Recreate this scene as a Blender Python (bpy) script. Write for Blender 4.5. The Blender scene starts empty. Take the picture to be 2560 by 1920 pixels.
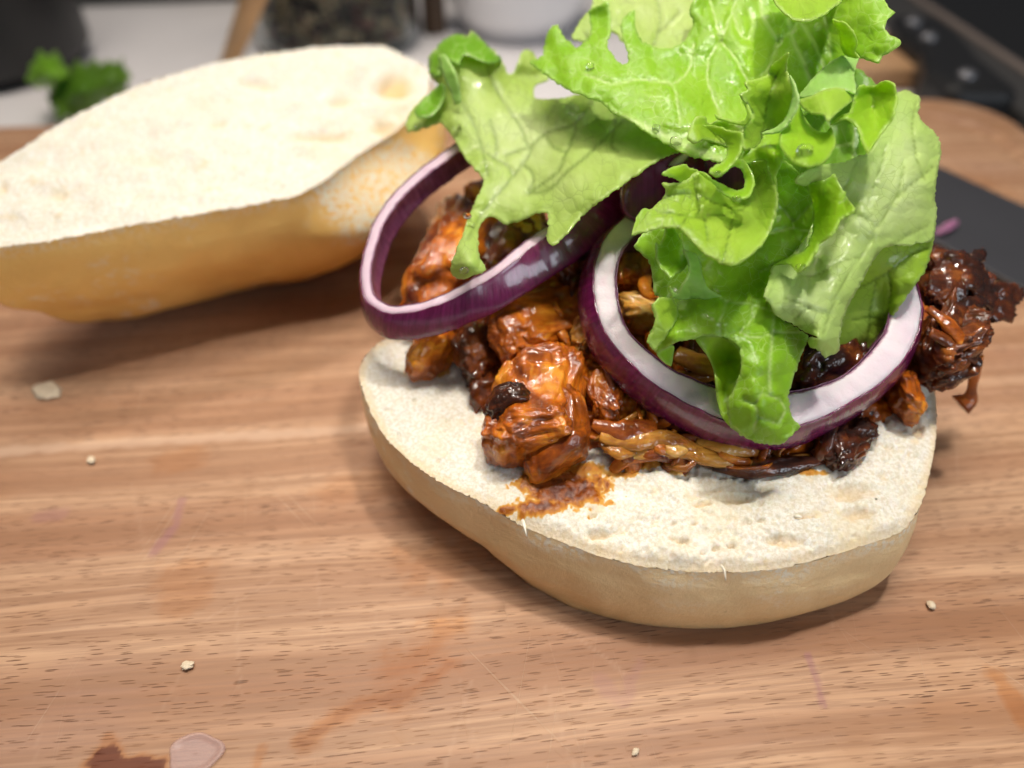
import bpy, bmesh, math, random
import numpy as np
from mathutils import Vector, geometry, noise as mnoise

random.seed(7)
rng = np.random.RandomState(7)
scene = bpy.context.scene
col = scene.collection

# ------------------------------------------------------------------ camera
CAM_H, PITCH, FPX, PW, PH = 0.14, math.radians(42), 1926.0, 2560, 1920
cam_data = bpy.data.cameras.new("camera")
cam = bpy.data.objects.new("camera", cam_data)
col.objects.link(cam)
cam.location = (0, 0, CAM_H)
cam.rotation_euler = (math.pi / 2 - PITCH, 0, 0)
cam_data.sensor_width = 36
cam_data.lens = FPX / PW * 36
cam_data.clip_start = 0.005
cam_data.clip_end = 50
cam_data.dof.use_dof = True
cam_data.dof.focus_distance = 0.146
cam_data.dof.aperture_fstop = 7.2
scene.camera = cam

# ------------------------------------------------------------------ room light
world = bpy.data.worlds.new("World")
scene.world = world
world.use_nodes = True
bg = world.node_tree.nodes["Background"]
bg.inputs[0].default_value = (0.90, 0.93, 1.0, 1)
bg.inputs[1].default_value = 0.07


def area(name, loc, target, sx, sy, power, colour, beam=180):
    d = bpy.data.lights.new(name, "AREA")
    d.shape = "RECTANGLE"
    d.size, d.size_y = sx, sy
    d.energy = power
    d.color = colour
    d.spread = math.radians(beam)
    o = bpy.data.objects.new(name, d)
    col.objects.link(o)
    o.location = loc
    o.rotation_euler = (Vector(target) - Vector(loc)).to_track_quat("-Z", "Y").to_euler()
    return o


area("under_cabinet_strip", (-0.15, 0.43, 0.55), (-0.02, 0.22, 0), 0.60, 0.03, 0.9, (1.0, 0.90, 0.78), 130)
area("sparkle_spot", (0.12, 0.19, 0.66), (0.05, 0.16, 0.04), 0.045, 0.045, 0.20, (1.0, 0.95, 0.87), 50)  # small overhead spots added to put sparkles on the glaze
area("sparkle_spot", (-0.24, 0.22, 0.68), (-0.03, 0.19, 0.02), 0.035, 0.035, 0.06, (1.0, 0.90, 0.78), 70)
area("ceiling_lamp", (-0.08, 0.30, 1.15), (0.0, 0.20, 0), 0.28, 0.28, 1.05, (1.0, 0.91, 0.80), 75)
area("front_fill", (0.25, -1.2, 1.0), (0, 0.15, 0.0), 0.8, 0.6, 1.2, (0.90, 0.95, 1.0))  # weak soft fill added to brighten the front-facing sides
area("window", (0.80, -0.68, 0.50), (0, 0.15, 0.03), 0.50, 0.42, 4.0, (0.84, 0.92, 1.0))

scene.view_settings.view_transform = "Standard"
scene.view_settings.look = "None"
scene.view_settings.exposure = 0.12
scene.view_settings.gamma = 1.0
scene.cycles.use_denoising = True
scene.cycles.max_bounces = 10
scene.cycles.sample_clamp_indirect = 4.0

SP, CP = math.sin(PITCH), math.cos(PITCH)


# ------------------------------------------------------------------ geometry helpers
def rays(xy):
    xy = np.atleast_2d(np.asarray(xy, float))
    u = (xy[:, 0] - PW / 2) / FPX
    v = (PH / 2 - xy[:, 1]) / FPX
    return np.stack([u, CP + v * SP, -SP + v * CP], 1)


def PT(xy, t):
    """points seen in direction xy at distance t (metres along the view axis)"""
    return np.array([0, 0, CAM_H]) + rays(xy) * np.atleast_1d(t)[:, None]


def PZ(xy, z):
    d = rays(xy)
    t = (z - CAM_H) / d[:, 2]
    return np.array([0, 0, CAM_H]) + d * t[:, None]


def PLANE(p0, n):
    p0, n = np.asarray(p0, float), np.asarray(n, float)

    def f(xy):
        d = rays(xy)
        t = ((p0 - np.array([0, 0, CAM_H])) @ n) / (d @ n)
        return np.array([0, 0, CAM_H]) + d * t[:, None]
    return f


_rs = np.random.RandomState(3)
_perm = _rs.permutation(256)
_perm = np.concatenate([_perm, _perm, _perm])
_g = _rs.normal(size=(256, 3))
_g /= np.linalg.norm(_g, axis=1)[:, None]


def pn(p):
    """gradient noise, about -0.7 .. 0.7, vectorised"""
    p = np.asarray(p, float)
    i = np.floor(p).astype(int)
    f = p - i
    w = f * f * f * (f * (f * 6 - 15) + 10)
    i &= 255
    out = 0
    for dx in (0, 1):
        for dy in (0, 1):
            for dz in (0, 1):
                h = _perm[_perm[_perm[(i[:, 0] + dx) & 255] + ((i[:, 1] + dy) & 255)] + ((i[:, 2] + dz) & 255)]
                g = _g[h]
                d = f - np.array([dx, dy, dz])
                ww = (w[:, 0] if dx else 1 - w[:, 0]) * (w[:, 1] if dy else 1 - w[:, 1]) * (w[:, 2] if dz else 1 - w[:, 2])
                out = out + ww * (g * d).sum(1)
    return out


def fbm(p, o=3):
    s, a = 0, 1.0
    p = np.asarray(p, float)
    for k in range(o):
        s = s + a * pn(p * 2 ** k + 17.3 * k)
        a *= 0.5
    return s


def sstep(a, b, x):
    t = np.clip((x - a) / (b - a), 0, 1)
    return t * t * (3 - 2 * t)


def tps(ctrl, lam=1e-4):
    c = np.asarray(ctrl, float)
    X = c[:, :2] / 500.0
    y = c[:, 2]
    n = len(X)

    def U(r):
        return np.where(r > 1e-9, r * r * np.log(np.maximum(r, 1e-9)), 0)
    K = U(np.linalg.norm(X[:, None] - X[None], axis=2)) + lam * np.eye(n)
    Pm = np.hstack([np.ones((n, 1)), X])
    A = np.zeros((n + 3, n + 3))
    A[:n, :n], A[:n, n:], A[n:, :n] = K, Pm, Pm.T
    w = np.linalg.solve(A, np.concatenate([y, np.zeros(3)]))

    def f(xy):
        Q = np.asarray(xy, float) / 500.0
        r = np.linalg.norm(Q[:, None] - X[None], axis=2)
        return U(r) @ w[:n] + w[n] + Q @ w[n + 1:]
    return f


def catmull(pts, step, closed=True):
    p = np.asarray(pts, float)
    n = len(p)
    out = []
    rng_ = range(n) if closed else range(n - 1)
    for i in rng_:
        if closed:
            p0, p1, p2, p3 = p[i - 1], p[i], p[(i + 1) % n], p[(i + 2) % n]
        else:
            p0, p1, p2, p3 = p[max(i - 1, 0)], p[i], p[i + 1], p[min(i + 2, n - 1)]
        L = np.linalg.norm(p2 - p1)
        if L < 1e-9:
            continue
        l0, l2 = max(np.linalg.norm(p1 - p0), 1e-6), max(np.linalg.norm(p3 - p2), 1e-6)
        m1 = (p2 - p0) / (l0 + L) * L * 0.8
        m2 = (p3 - p1) / (L + l2) * L * 0.8
        k = max(1, int(round(L / step)))
        s = np.arange(k)[:, None] / k
        out.append((2 * s ** 3 - 3 * s ** 2 + 1) * p1 + (s ** 3 - 2 * s ** 2 + s) * m1 + (-2 * s ** 3 + 3 * s ** 2) * p2 + (s ** 3 - s ** 2) * m2)
    if not closed:
        out.append(p[-1:])
    return np.concatenate(out)


def inside(poly, q):
    x, y = q[:, 0], q[:, 1]
    c = np.zeros(len(q), bool)
    n = len(poly)
    for i in range(n):
        x1, y1 = poly[i]
        x2, y2 = poly[(i + 1) % n]
        if y1 == y2:
            continue
        m = ((y1 > y) != (y2 > y)) & (x < (x2 - x1) * (y - y1) / (y2 - y1) + x1)
        c ^= m
    return c


def segdist(poly, q, closed=True):
    d = np.full(len(q), 1e9)
    n = len(poly)
    for i in range(n if closed else n - 1):
        a, b = np.asarray(poly[i]), np.asarray(poly[(i + 1) % n])
        ab = b - a
        L = max((ab * ab).sum(), 1e-12)
        s = np.clip(((q - a) @ ab) / L, 0, 1)
        d = np.minimum(d, np.linalg.norm(q - (a + s[:, None] * ab), axis=1))
    return d


def triangulate(outline, spacing, holes=(), jag=0.0, seed=0):
    o = catmull(outline, spacing * 0.8)
    if jag:
        r = np.random.RandomState(seed)
        nrm = np.roll(o, -1, 0) - np.roll(o, 1, 0)
        nrm = np.stack([nrm[:, 1], -nrm[:, 0]], 1)
        nrm /= np.maximum(np.linalg.norm(nrm, axis=1), 1e-6)[:, None]
        o = o + nrm * (r.normal(size=(len(o), 1)) * jag * 0.5 + (jag * 1.5 * fbm(np.stack([o[:, 0] / 23, o[:, 1] / 23, np.full(len(o), seed * 1.7)], 1), 2))[:, None])
    hs = [catmull(h, spacing * 0.8) for h in holes]
    x0, y0 = o.min(0)
    x1, y1 = o.max(0)
    gy = np.arange(y0, y1, spacing * 0.866)
    g = []
    for k, y in enumerate(gy):
        xs = np.arange(x0 + (spacing / 2 if k % 2 else 0), x1, spacing)
        g.append(np.stack([xs, np.full(len(xs), y)], 1))
    g = np.concatenate(g)
    g = g[inside(o, g)]
    de = segdist(o, g)
    ok = de > spacing * 0.55
    for h in hs:
        ok &= ~inside(h, g) & (segdist(h, g) > spacing * 0.55)
    g = g[ok]
    loops = [o] + hs
    verts, edges, n = [], [], 0
    for L in loops:
        verts.append(L)
        edges += [(n + i, n + (i + 1) % len(L)) for i in range(len(L))]
        n += len(L)
    verts.append(g)
    V = np.concatenate(verts)
    res = geometry.delaunay_2d_cdt([Vector(v) for v in V], edges, [], 0, 1e-4)
    V2 = np.array([tuple(v) for v in res[0]])
    F = np.array([f for f in res[2] if len(f) == 3])
    c = V2[F].mean(1)
    keep = inside(o, c)
    for h in hs:
        keep &= ~inside(h, c)
    F = F[keep]
    used = np.unique(F)
    m = -np.ones(len(V2), int)
    m[used] = np.arange(len(used))
    V2, F = V2[used], m[F]
    ed = segdist(o, V2)
    for h in hs:
        ed = np.minimum(ed, segdist(h, V2))
    return V2, F, ed


def link_mesh(name, verts, faces, mat, parent=None, attrs=None, uv=None, smooth=True):
    me = bpy.data.meshes.new(name)
    me.from_pydata(np.asarray(verts).tolist(), [], np.asarray(faces).tolist() if not isinstance(faces, list) else faces)
    if smooth:
        me.polygons.foreach_set("use_smooth", np.ones(len(me.polygons), bool))
    for k, a in (attrs or {}).items():
        at = me.attributes.new(k, "FLOAT", "POINT")
        at.data.foreach_set("value", np.asarray(a, np.float32))
    if uv is not None:
        ul = me.uv_layers.new(name="UVMap")
        li = np.empty(len(me.loops), np.int32)
        me.loops.foreach_get("vertex_index", li)
        ul.data.foreach_set("uv", np.asarray(uv, np.float32)[li].ravel())
    me.materials.append(mat)
    me.update()
    o = bpy.data.objects.new(name, me)
    col.objects.link(o)
    if parent is not None:
        o.parent = parent
        o.matrix_parent_inverse = parent.matrix_world.inverted() if parent.type != "EMPTY" else o.matrix_parent_inverse
    return o


def tag(o, label=None, cat=None, group=None, kind=None):
    if label:
        o["label"] = label
    if cat:
        o["category"] = cat
    if group:
        o["group"] = group
    if kind:
        o["kind"] = kind
    return o


def empty(name, label, cat, loc=(0, 0, 0), group=None):
    o = bpy.data.objects.new(name, None)
    o.empty_display_size = 0.01
    col.objects.link(o)
    o["_at"] = 0
    del o["_at"]
    return tag(o, label, cat, group)


def merge(parts):
    V, F, n = [], [], 0
    for v, f in parts:
        V.append(np.asarray(v))
        F += [tuple(int(i) + n for i in q) for q in f]
        n += len(v)
    return np.concatenate(V), F


def box(cx, cy, cz, sx, sy, sz):
    v = np.array([[x, y, z] for x in (-1, 1) for y in (-1, 1) for z in (-1, 1)], float) * np.array([sx, sy, sz]) / 2 + np.array([cx, cy, cz])
    f = [(0, 1, 3, 2), (4, 6, 7, 5), (0, 4, 5, 1), (2, 3, 7, 6), (0, 2, 6, 4), (1, 5, 7, 3)]
    return v, f


def lathe(profile, n=48, cx=0, cy=0):
    V, F = [], []
    m = len(profile)
    for i in range(n):
        a = 2 * math.pi * i / n
        for r, z in profile:
            V.append((cx + r * math.cos(a), cy + r * math.sin(a), z))
    for i in range(n):
        for j in range(m - 1):
            F.append((i * m + j, ((i + 1) % n) * m + j, ((i + 1) % n) * m + j + 1, i * m + j + 1))
    return np.array(V), F


def ico(sub):
    bm = bmesh.new()
    bmesh.ops.create_icosphere(bm, subdivisions=sub, radius=1)
    v = np.array([tuple(x.co) for x in bm.verts])
    f = np.array([[x.index for x in q.verts] for q in bm.faces])
    bm.free()
    return v, f


ICO = {k: ico(k) for k in (2, 3, 4, 5, 6)}


# ------------------------------------------------------------------ material helpers
class NT:
    def __init__(self, name):
        self.m = bpy.data.materials.new(name)
        self.m.use_nodes = True
        self.t = self.m.node_tree
        self.t.nodes.clear()
        self.out = self.t.nodes.new("ShaderNodeOutputMaterial")

    def n(self, typ, **kw):
        nd = self.t.nodes.new("ShaderNode" + typ)
        for k, v in kw.items():
            if k.startswith("_"):
                setattr(nd, k[1:], v)
        for k, v in kw.items():
            if not k.startswith("_"):
                key = int(k[1:]) if k[0] == "i" and k[1:].isdigit() else k.replace("__", " ")
                s = nd.inputs[key]
                if isinstance(v, bpy.types.NodeSocket):
                    self.t.links.new(v, s)
                elif hasattr(v, "outputs"):
                    self.t.links.new(v.outputs[0], s)
                else:
                    if isinstance(v, (tuple, list)) and len(v) == 3 and s.type == "RGBA":
                        v = (*v, 1)
                    s.default_value = v
        return nd

    def math(self, op, a, b=0.0, c=0.0, clamp=False):
        return self.n("Math", _operation=op, _use_clamp=clamp, i0=a, i1=b, i2=c)

    def mix(self, fac, a, b, blend="MIX"):
        nd = self.t.nodes.new("ShaderNodeMix")
        nd.data_type = "RGBA"
        nd.blend_type = blend
        for idx, v in ((0, fac), (6, a), (7, b)):
            s = nd.inputs[idx]
            if isinstance(v, bpy.types.NodeSocket):
                self.t.links.new(v, s)
            elif hasattr(v, "outputs"):
                self.t.links.new(v.outputs[2 if v.bl_idname == "ShaderNodeMix" else 0], s)
            else:
                s.default_value = (*v, 1) if isinstance(v, (tuple, list)) and len(v) == 3 else v
        return nd.outputs[2]

    def ramp(self, fac, stops, interp="LINEAR"):
        nd = self.n("ValToRGB", i0=fac)
        cr = nd.color_ramp
        cr.interpolation = interp
        while len(cr.elements) < len(stops):
            cr.elements.new(0.5)
        for e, (p, c) in zip(cr.elements, stops):
            e.position = p
            e.color = (*c, 1) if len(c) == 3 else c
        return nd.outputs[0]

    def rng(self, v, a, b, c=0.0, d=1.0):
        return self.n("MapRange", _interpolation_type="SMOOTHSTEP", i0=v, i1=a, i2=b, i3=c, i4=d).outputs[0]

    def noise(self, vec, scale, detail=3.0, rough=0.5, dist=0.0):
        return self.n("TexNoise", Vector=vec, Scale=scale, Detail=detail, Roughness=rough, Distortion=dist).outputs[0]

    def mapping(self, vec, scale=(1, 1, 1), loc=(0, 0, 0), rot=(0, 0, 0)):
        return self.n("Mapping", Vector=vec, Scale=scale, Location=loc, Rotation=rot).outputs[0]

    def attr(self, name):
        return self.n("Attribute", _attribute_name=name).outputs[2]

    def done(self, shader):
        self.t.links.new(shader.outputs[0], self.out.inputs[0])
        return self.m


def simple(name, colour, rough=0.5, metal=0.0, var=0.12, scale=40, coat=0.0):
    k = NT(name)
    c = k.n("TexCoord").outputs[3]
    nz = k.noise(c, scale, 4)
    col_ = k.mix(nz, tuple(x * (1 - var) for x in colour), tuple(min(1, x * (1 + var)) for x in colour))
    p = k.n("BsdfPrincipled", Base__Color=col_, Roughness=rough, Metallic=metal)
    p.inputs["Coat Weight"].default_value = coat
    return k.done(p)


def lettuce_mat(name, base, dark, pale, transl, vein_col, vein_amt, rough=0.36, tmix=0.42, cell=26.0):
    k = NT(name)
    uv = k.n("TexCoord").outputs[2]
    wob = k.n("TexNoise", Vector=uv, Scale=9.0, Detail=3.0)
    wuv = k.n("VectorMath", _operation="ADD", i0=uv, i1=k.n("VectorMath", _operation="SCALE", i0=wob.outputs[1], Scale=0.06)).outputs[0]
    big = k.noise(uv, 5.0, 4, 0.55)
    fine = k.noise(uv, 60.0, 4, 0.6)
    vor = k.n("TexVoronoi", _feature="DISTANCE_TO_EDGE", Vector=wuv, Scale=cell).outputs[0]
    vor2 = k.n("TexVoronoi", _feature="DISTANCE_TO_EDGE", Vector=wuv, Scale=cell * 2.7).outputs[0]
    net = k.math("ADD", k.rng(vor, 0.0, 0.045, 0.8, 0.0), k.rng(vor2, 0.0, 0.05, 0.28, 0.0), clamp=True)
    netmask = k.rng(k.noise(uv, 7.0, 2), 0.38, 0.62)
    net = k.math("MULTIPLY", net, netmask)
    vein = k.math("MAXIMUM", k.math("MULTIPLY", net, 0.7), k.attr("vein"))
    edge = k.attr("edge")
    c1 = k.mix(k.rng(big, 0.33, 0.68), dark, base)
    c1 = k.mix(k.rng(k.noise(k.mapping(uv, loc=(3.1, 1.7, 0)), 3.3, 4, 0.6), 0.45, 0.75, 0.0, 0.75), c1, pale)
    c1 = k.mix(k.math("MULTIPLY", fine, 0.22), c1, pale)
    rim = k.math("MULTIPLY", k.math("ADD", k.attr("rim"), k.math("SUBTRACT", big, 0.5)), 0.6, clamp=True)
    c1 = k.mix(rim, c1, tuple(0.55 * a_ + 0.45 * b_ for a_, b_ in zip(dark, (0.30, 0.54, 0.03))))
    c2 = k.mix(k.math("MULTIPLY", vein, vein_amt), c1, vein_col)
    c2 = k.mix(k.math("MULTIPLY", edge, 0.32), c2, (0.72, 0.84, 0.38))
    h = k.math("ADD", k.math("MULTIPLY", k.rng(vor, 0.0, 0.3), 0.28), k.math("MULTIPLY", fine, 0.12))
    h = k.math("ADD", h, k.math("MULTIPLY", k.noise(uv, 22.0, 3), 0.45))
    bump = k.n("Bump", Height=h, Strength=0.38, Distance=0.0005)
    wet = k.rng(k.noise(uv, 11.0, 3), 0.50, 0.66)
    p = k.n("BsdfPrincipled", Base__Color=c2, Roughness=rough, Normal=bump)
    p.inputs["Specular IOR Level"].default_value = 0.45
    k.t.links.new(k.math("MULTIPLY", wet, 0.45).outputs[0], p.inputs["Coat Weight"])
    p.inputs["Coat Roughness"].default_value = 0.12
    tr = k.n("BsdfTranslucent", Color=k.mix(0.65, c2, transl), Normal=bump)
    return k.done(k.n("MixShader", i0=tmix, i1=p, i2=tr))


LET_BRIGHT = lettuce_mat("lettuce_bright", (0.38, 0.62, 0.030), (0.26, 0.52, 0.014), (0.50, 0.72, 0.12), (0.60, 0.95, 0.04), (0.70, 0.84, 0.34), 0.8)
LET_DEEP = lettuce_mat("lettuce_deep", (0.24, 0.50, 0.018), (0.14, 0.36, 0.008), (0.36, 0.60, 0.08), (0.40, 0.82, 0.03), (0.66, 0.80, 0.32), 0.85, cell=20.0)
LET_LIME = lettuce_mat("lettuce_lime", (0.46, 0.65, 0.045), (0.36, 0.60, 0.020), (0.56, 0.74, 0.14), (0.70, 0.95, 0.05), (0.30, 0.48, 0.04), 0.5, tmix=0.5)
LET_PALE = lettuce_mat("lettuce_pale", (0.60, 0.74, 0.24), (0.50, 0.66, 0.15), (0.74, 0.83, 0.46), (0.76, 0.92, 0.22), (0.24, 0.35, 0.08), 0.85, rough=0.42, tmix=0.46)
LET_OLIVE = lettuce_mat("lettuce_olive", (0.46, 0.64, 0.07), (0.36, 0.55, 0.032), (0.56, 0.71, 0.19), (0.64, 0.88, 0.07), (0.14, 0.25, 0.02), 0.95, rough=0.4)
LET_PALEST = lettuce_mat("lettuce_palest", (0.70, 0.83, 0.36), (0.58, 0.74, 0.22), (0.82, 0.90, 0.60), (0.82, 0.96, 0.30), (0.30, 0.42, 0.10), 0.8, rough=0.34, tmix=0.42)
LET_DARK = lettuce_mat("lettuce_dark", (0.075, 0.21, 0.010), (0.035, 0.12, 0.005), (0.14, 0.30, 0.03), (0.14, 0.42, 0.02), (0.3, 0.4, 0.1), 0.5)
LET_MINT = lettuce_mat("lettuce_mint", (0.50, 0.72, 0.27), (0.36, 0.62, 0.12), (0.66, 0.82, 0.54), (0.60, 0.92, 0.24), (0.26, 0.46, 0.12), 0.55, rough=0.3)


def meat_mat(name, c_dark, c_mid, c_light, scale=120.0, sheen=0.035, fibre=4.0):
    k = NT(name)
    co = k.n("TexCoord").outputs[3]
    rnd = k.n("ObjectInfo").outputs[5]
    off = k.n("CombineXYZ", i0=k.math("MULTIPLY", rnd, 9.0), i1=k.math("MULTIPLY", rnd, 5.0), i2=rnd).outputs[0]
    v = k.n("VectorMath", _operation="ADD", i0=co, i1=off).outputs[0]
    fv = k.mapping(v, scale=(1.0, fibre, fibre))
    f1 = k.noise(fv, scale * 0.6, 4, 0.55, 0.8)
    f2 = k.noise(v, scale * 0.8, 4, 0.55, 0.5)
    f3 = k.noise(v, scale * 3.0, 4, 0.6)
    m = k.math("ADD", k.math("MULTIPLY", f1, 0.45), k.math("MULTIPLY", f2, 0.60))
    c = k.ramp(m, [(0.38, c_dark), (0.48, tuple((a * .6 + b * .4) for a, b in zip(c_dark, c_mid))), (0.56, c_mid), (0.72, c_light)])
    spot = k.rng(f3, 0.64, 0.76)
    c = k.mix(k.math("MULTIPLY", spot, 0.4), c, c_dark)
    h = k.math("ADD", k.math("MULTIPLY", f1, 0.5), k.math("MULTIPLY", f3, 0.25))
    b = k.n("Bump", Height=h, Strength=0.35, Distance=0.0010)
    fine = k.noise(v, 900.0, 2, 0.5)
    cb = k.n("Bump", Height=k.math("ADD", k.noise(v, 420.0, 2, 0.5), k.math("MULTIPLY", fine, 0.6)), Strength=0.45, Distance=0.0010)
    p = k.n("BsdfPrincipled", Base__Color=c, Roughness=0.55, Normal=b)
    p.inputs["Specular IOR Level"].default_value = 0.15
    p.inputs["Subsurface Weight"].default_value = 0.2
    p.inputs["Subsurface Radius"].default_value = (0.6, 0.25, 0.08)
    p.inputs["Subsurface Scale"].default_value = 0.0025
    p.inputs["Coat Weight"].default_value = 1.0
    p.inputs["Coat Roughness"].default_value = sheen
    p.inputs["Coat IOR"].default_value = 1.5
    k.t.links.new(cb.outputs[0], p.inputs["Coat Normal"])
    return k.done(p)


MEAT_AMBER = meat_mat("glazed_amber", (0.10, 0.014, 0.001), (0.46, 0.108, 0.003), (0.84, 0.36, 0.028))
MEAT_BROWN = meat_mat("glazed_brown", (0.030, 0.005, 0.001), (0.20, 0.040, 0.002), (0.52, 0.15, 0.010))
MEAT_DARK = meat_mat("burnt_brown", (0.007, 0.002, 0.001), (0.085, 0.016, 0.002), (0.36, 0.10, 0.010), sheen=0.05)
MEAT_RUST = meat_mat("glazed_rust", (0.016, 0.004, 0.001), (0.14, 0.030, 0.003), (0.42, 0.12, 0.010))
MEAT_PALE = meat_mat("sauced_pale", (0.22, 0.06, 0.005), (0.55, 0.24, 0.030), (0.76, 0.50, 0.17), fibre=5.0)

# crumb of the bread
k = NT("bread_crumb")
co = k.n("TexCoord").outputs[3]
f = k.noise(co, 1300.0, 4, 0.7)
g = k.noise(co, 130.0, 4, 0.6)
big = k.noise(co, 38.0, 3, 0.5)
c = k.mix(k.rng(f, 0.38, 0.62), (0.66, 0.60, 0.48), (0.80, 0.77, 0.70))
c = k.mix(k.rng(big, 0.52, 0.72, 0.0, 0.5), c, (0.76, 0.64, 0.42))
c = k.mix(k.rng(g, 0.58, 0.70, 0.0, 0.5), c, (0.85, 0.83, 0.78))
c = k.mix(k.rng(k.noise(k.mapping(co, loc=(.5, .2, .7)), 210.0, 3, 0.5), 0.60, 0.72, 0.0, 0.5), c, (0.70, 0.57, 0.34))
c = k.mix(k.math("MULTIPLY", k.attr("tan"), 0.9), c, (0.72, 0.50, 0.22))
sauce = k.ramp(k.attr("sauce"), [(0.0, (0.74, 0.46, 0.10)), (0.4, (0.50, 0.18, 0.008)), (0.75, (0.26, 0.060, 0.003)), (1.0, (0.12, 0.024, 0.002))])
c = k.mix(k.rng(k.attr("sauce"), 0.02, 0.20), c, sauce)
vor = k.n("TexVoronoi", Vector=co, Scale=900.0).outputs[0]
h = k.math("ADD", k.math("MULTIPLY", f, 1.0), k.math("MULTIPLY", g, 0.8))
h = k.math("ADD", h, k.math("MULTIPLY", vor, 0.5))
b = k.n("Bump", Height=h, Strength=0.36, Distance=0.0007)
p = k.n("BsdfPrincipled", Base__Color=c, Roughness=k.rng(k.attr("sauce"), 0.3, 0.7, 0.75, 0.25), Normal=b)
p.inputs["Subsurface Weight"].default_value = 0.35
p.inputs["Subsurface Radius"].default_value = (1.0, 0.75, 0.45)
p.inputs["Subsurface Scale"].default_value = 0.003
CRUMB = k.done(p)


def crust_mat(name, c_lo, c_hi, flour=0.5):
    k = NT(name)
    co = k.n("TexCoord").outputs[3]
    a = k.noise(co, 45.0, 5, 0.6)
    fine = k.noise(co, 800.0, 4, 0.7)
    hgt = k.attr("hgt")
    m = k.math("ADD", k.math("MULTIPLY", a, 0.80), k.math("MULTIPLY", hgt, 0.50))
    c = k.ramp(m, [(0.25, c_lo), (0.55, tuple((x + y) / 2 for x, y in zip(c_lo, c_hi))), (0.9, c_hi)])
    fl = k.math("MULTIPLY", k.rng(k.noise(co, 300.0, 5, 0.7), 0.50, 0.66), k.rng(k.noise(k.mapping(co, loc=(.3, .1, .2)), 42.0, 3), 0.50, 0.68))
    fl = k.math("ADD", k.math("MULTIPLY", fl, flour), k.math("MULTIPLY", k.attr("flour"), k.rng(fine, 0.44, 0.58)), clamp=True)
    c = k.mix(fl, c, (0.84, 0.77, 0.62))
    dots = k.rng(k.n("TexVoronoi", Vector=co, Scale=330.0).outputs[0], 0.05, 0.16, 0.5, 0.0)
    c = k.mix(k.math("MULTIPLY", dots, k.rng(a, 0.5, 0.65)), c, tuple(x * 0.45 for x in c_lo))
    b = k.n("Bump", Height=k.math("ADD", k.math("MULTIPLY", fine, 0.5), k.noise(k.mapping(co, scale=(1, 1, 2.2)), 150.0, 5, 0.65)), Strength=0.5, Distance=0.0009)
    p = k.n("BsdfPrincipled", Base__Color=c, Roughness=0.5, Normal=b)
    p.inputs["Subsurface Weight"].default_value = 0.15
    p.inputs["Subsurface Radius"].default_value = (1.0, 0.6, 0.3)
    p.inputs["Subsurface Scale"].default_value = 0.002
    return k.done(p)


CRUST_LOW = crust_mat("crust_pale", (0.66, 0.43, 0.18), (0.86, 0.66, 0.37), 0.9)
CRUST_TOP = crust_mat("crust_golden", (0.60, 0.235, 0.028), (0.90, 0.57, 0.17), 0.55)

# onion
def onion_flesh(name, c_in, c_a, c_b):
    k = NT(name)
    co = k.n("TexCoord").outputs[3]
    f = k.noise(co, 700.0, 3, 0.6)
    st = k.attr("rad")
    c = k.mix(k.rng(k.math("ADD", st, k.math("MULTIPLY", f, 0.35)), 0.22, 0.42), c_in, c_a)
    c = k.mix(k.rng(k.noise(co, 90.0, 3), 0.4, 0.7, 0.0, 0.35), c, c_b)
    b = k.n("Bump", Height=f, Strength=0.35, Distance=0.0006)
    p = k.n("BsdfPrincipled", Base__Color=c, Roughness=0.55, Normal=b)
    p.inputs["Subsurface Weight"].default_value = 0.7
    p.inputs["Subsurface Radius"].default_value = (1.0, 0.7, 0.8)
    p.inputs["Subsurface Scale"].default_value = 0.003
    p.inputs["Coat Weight"].default_value = 0.12
    p.inputs["Coat Roughness"].default_value = 0.35
    return k.done(p)


ONION_FLESH = onion_flesh("onion_flesh", (0.30, 0.12, 0.22), (0.77, 0.66, 0.71), (0.64, 0.50, 0.60))
ONION_LILAC = onion_flesh("onion_flesh_lilac", (0.40, 0.18, 0.30), (0.62, 0.45, 0.53), (0.50, 0.32, 0.43))


def onion_skin(name, c_a, c_b, rough=0.25):
    k = NT(name)
    uv = k.n("TexCoord").outputs[2]
    s1 = k.noise(k.mapping(uv, scale=(60, 1.2, 1)), 1.0, 4, 0.6, 0.3)
    s2 = k.noise(k.mapping(uv, scale=(220, 2.5, 1)), 1.0, 3, 0.6)
    c = k.mix(k.rng(s1, 0.25, 0.80), c_a, c_b)
    b = k.n("Bump", Height=k.math("ADD", s1, k.math("MULTIPLY", s2, 0.4)), Strength=0.22, Distance=0.0006)
    p = k.n("BsdfPrincipled", Base__Color=c, Roughness=rough, Normal=b)
    p.inputs["Coat Weight"].default_value = 0.8
    p.inputs["Coat Roughness"].default_value = 0.10
    p.inputs["Subsurface Weight"].default_value = 0.1
    p.inputs["Subsurface Scale"].default_value = 0.001
    return k.done(p)


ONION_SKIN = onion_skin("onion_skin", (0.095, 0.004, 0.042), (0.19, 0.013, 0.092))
ONION_MEMB = onion_skin("onion_membrane", (0.10, 0.016, 0.060), (0.27, 0.09, 0.19), 0.35)

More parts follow.
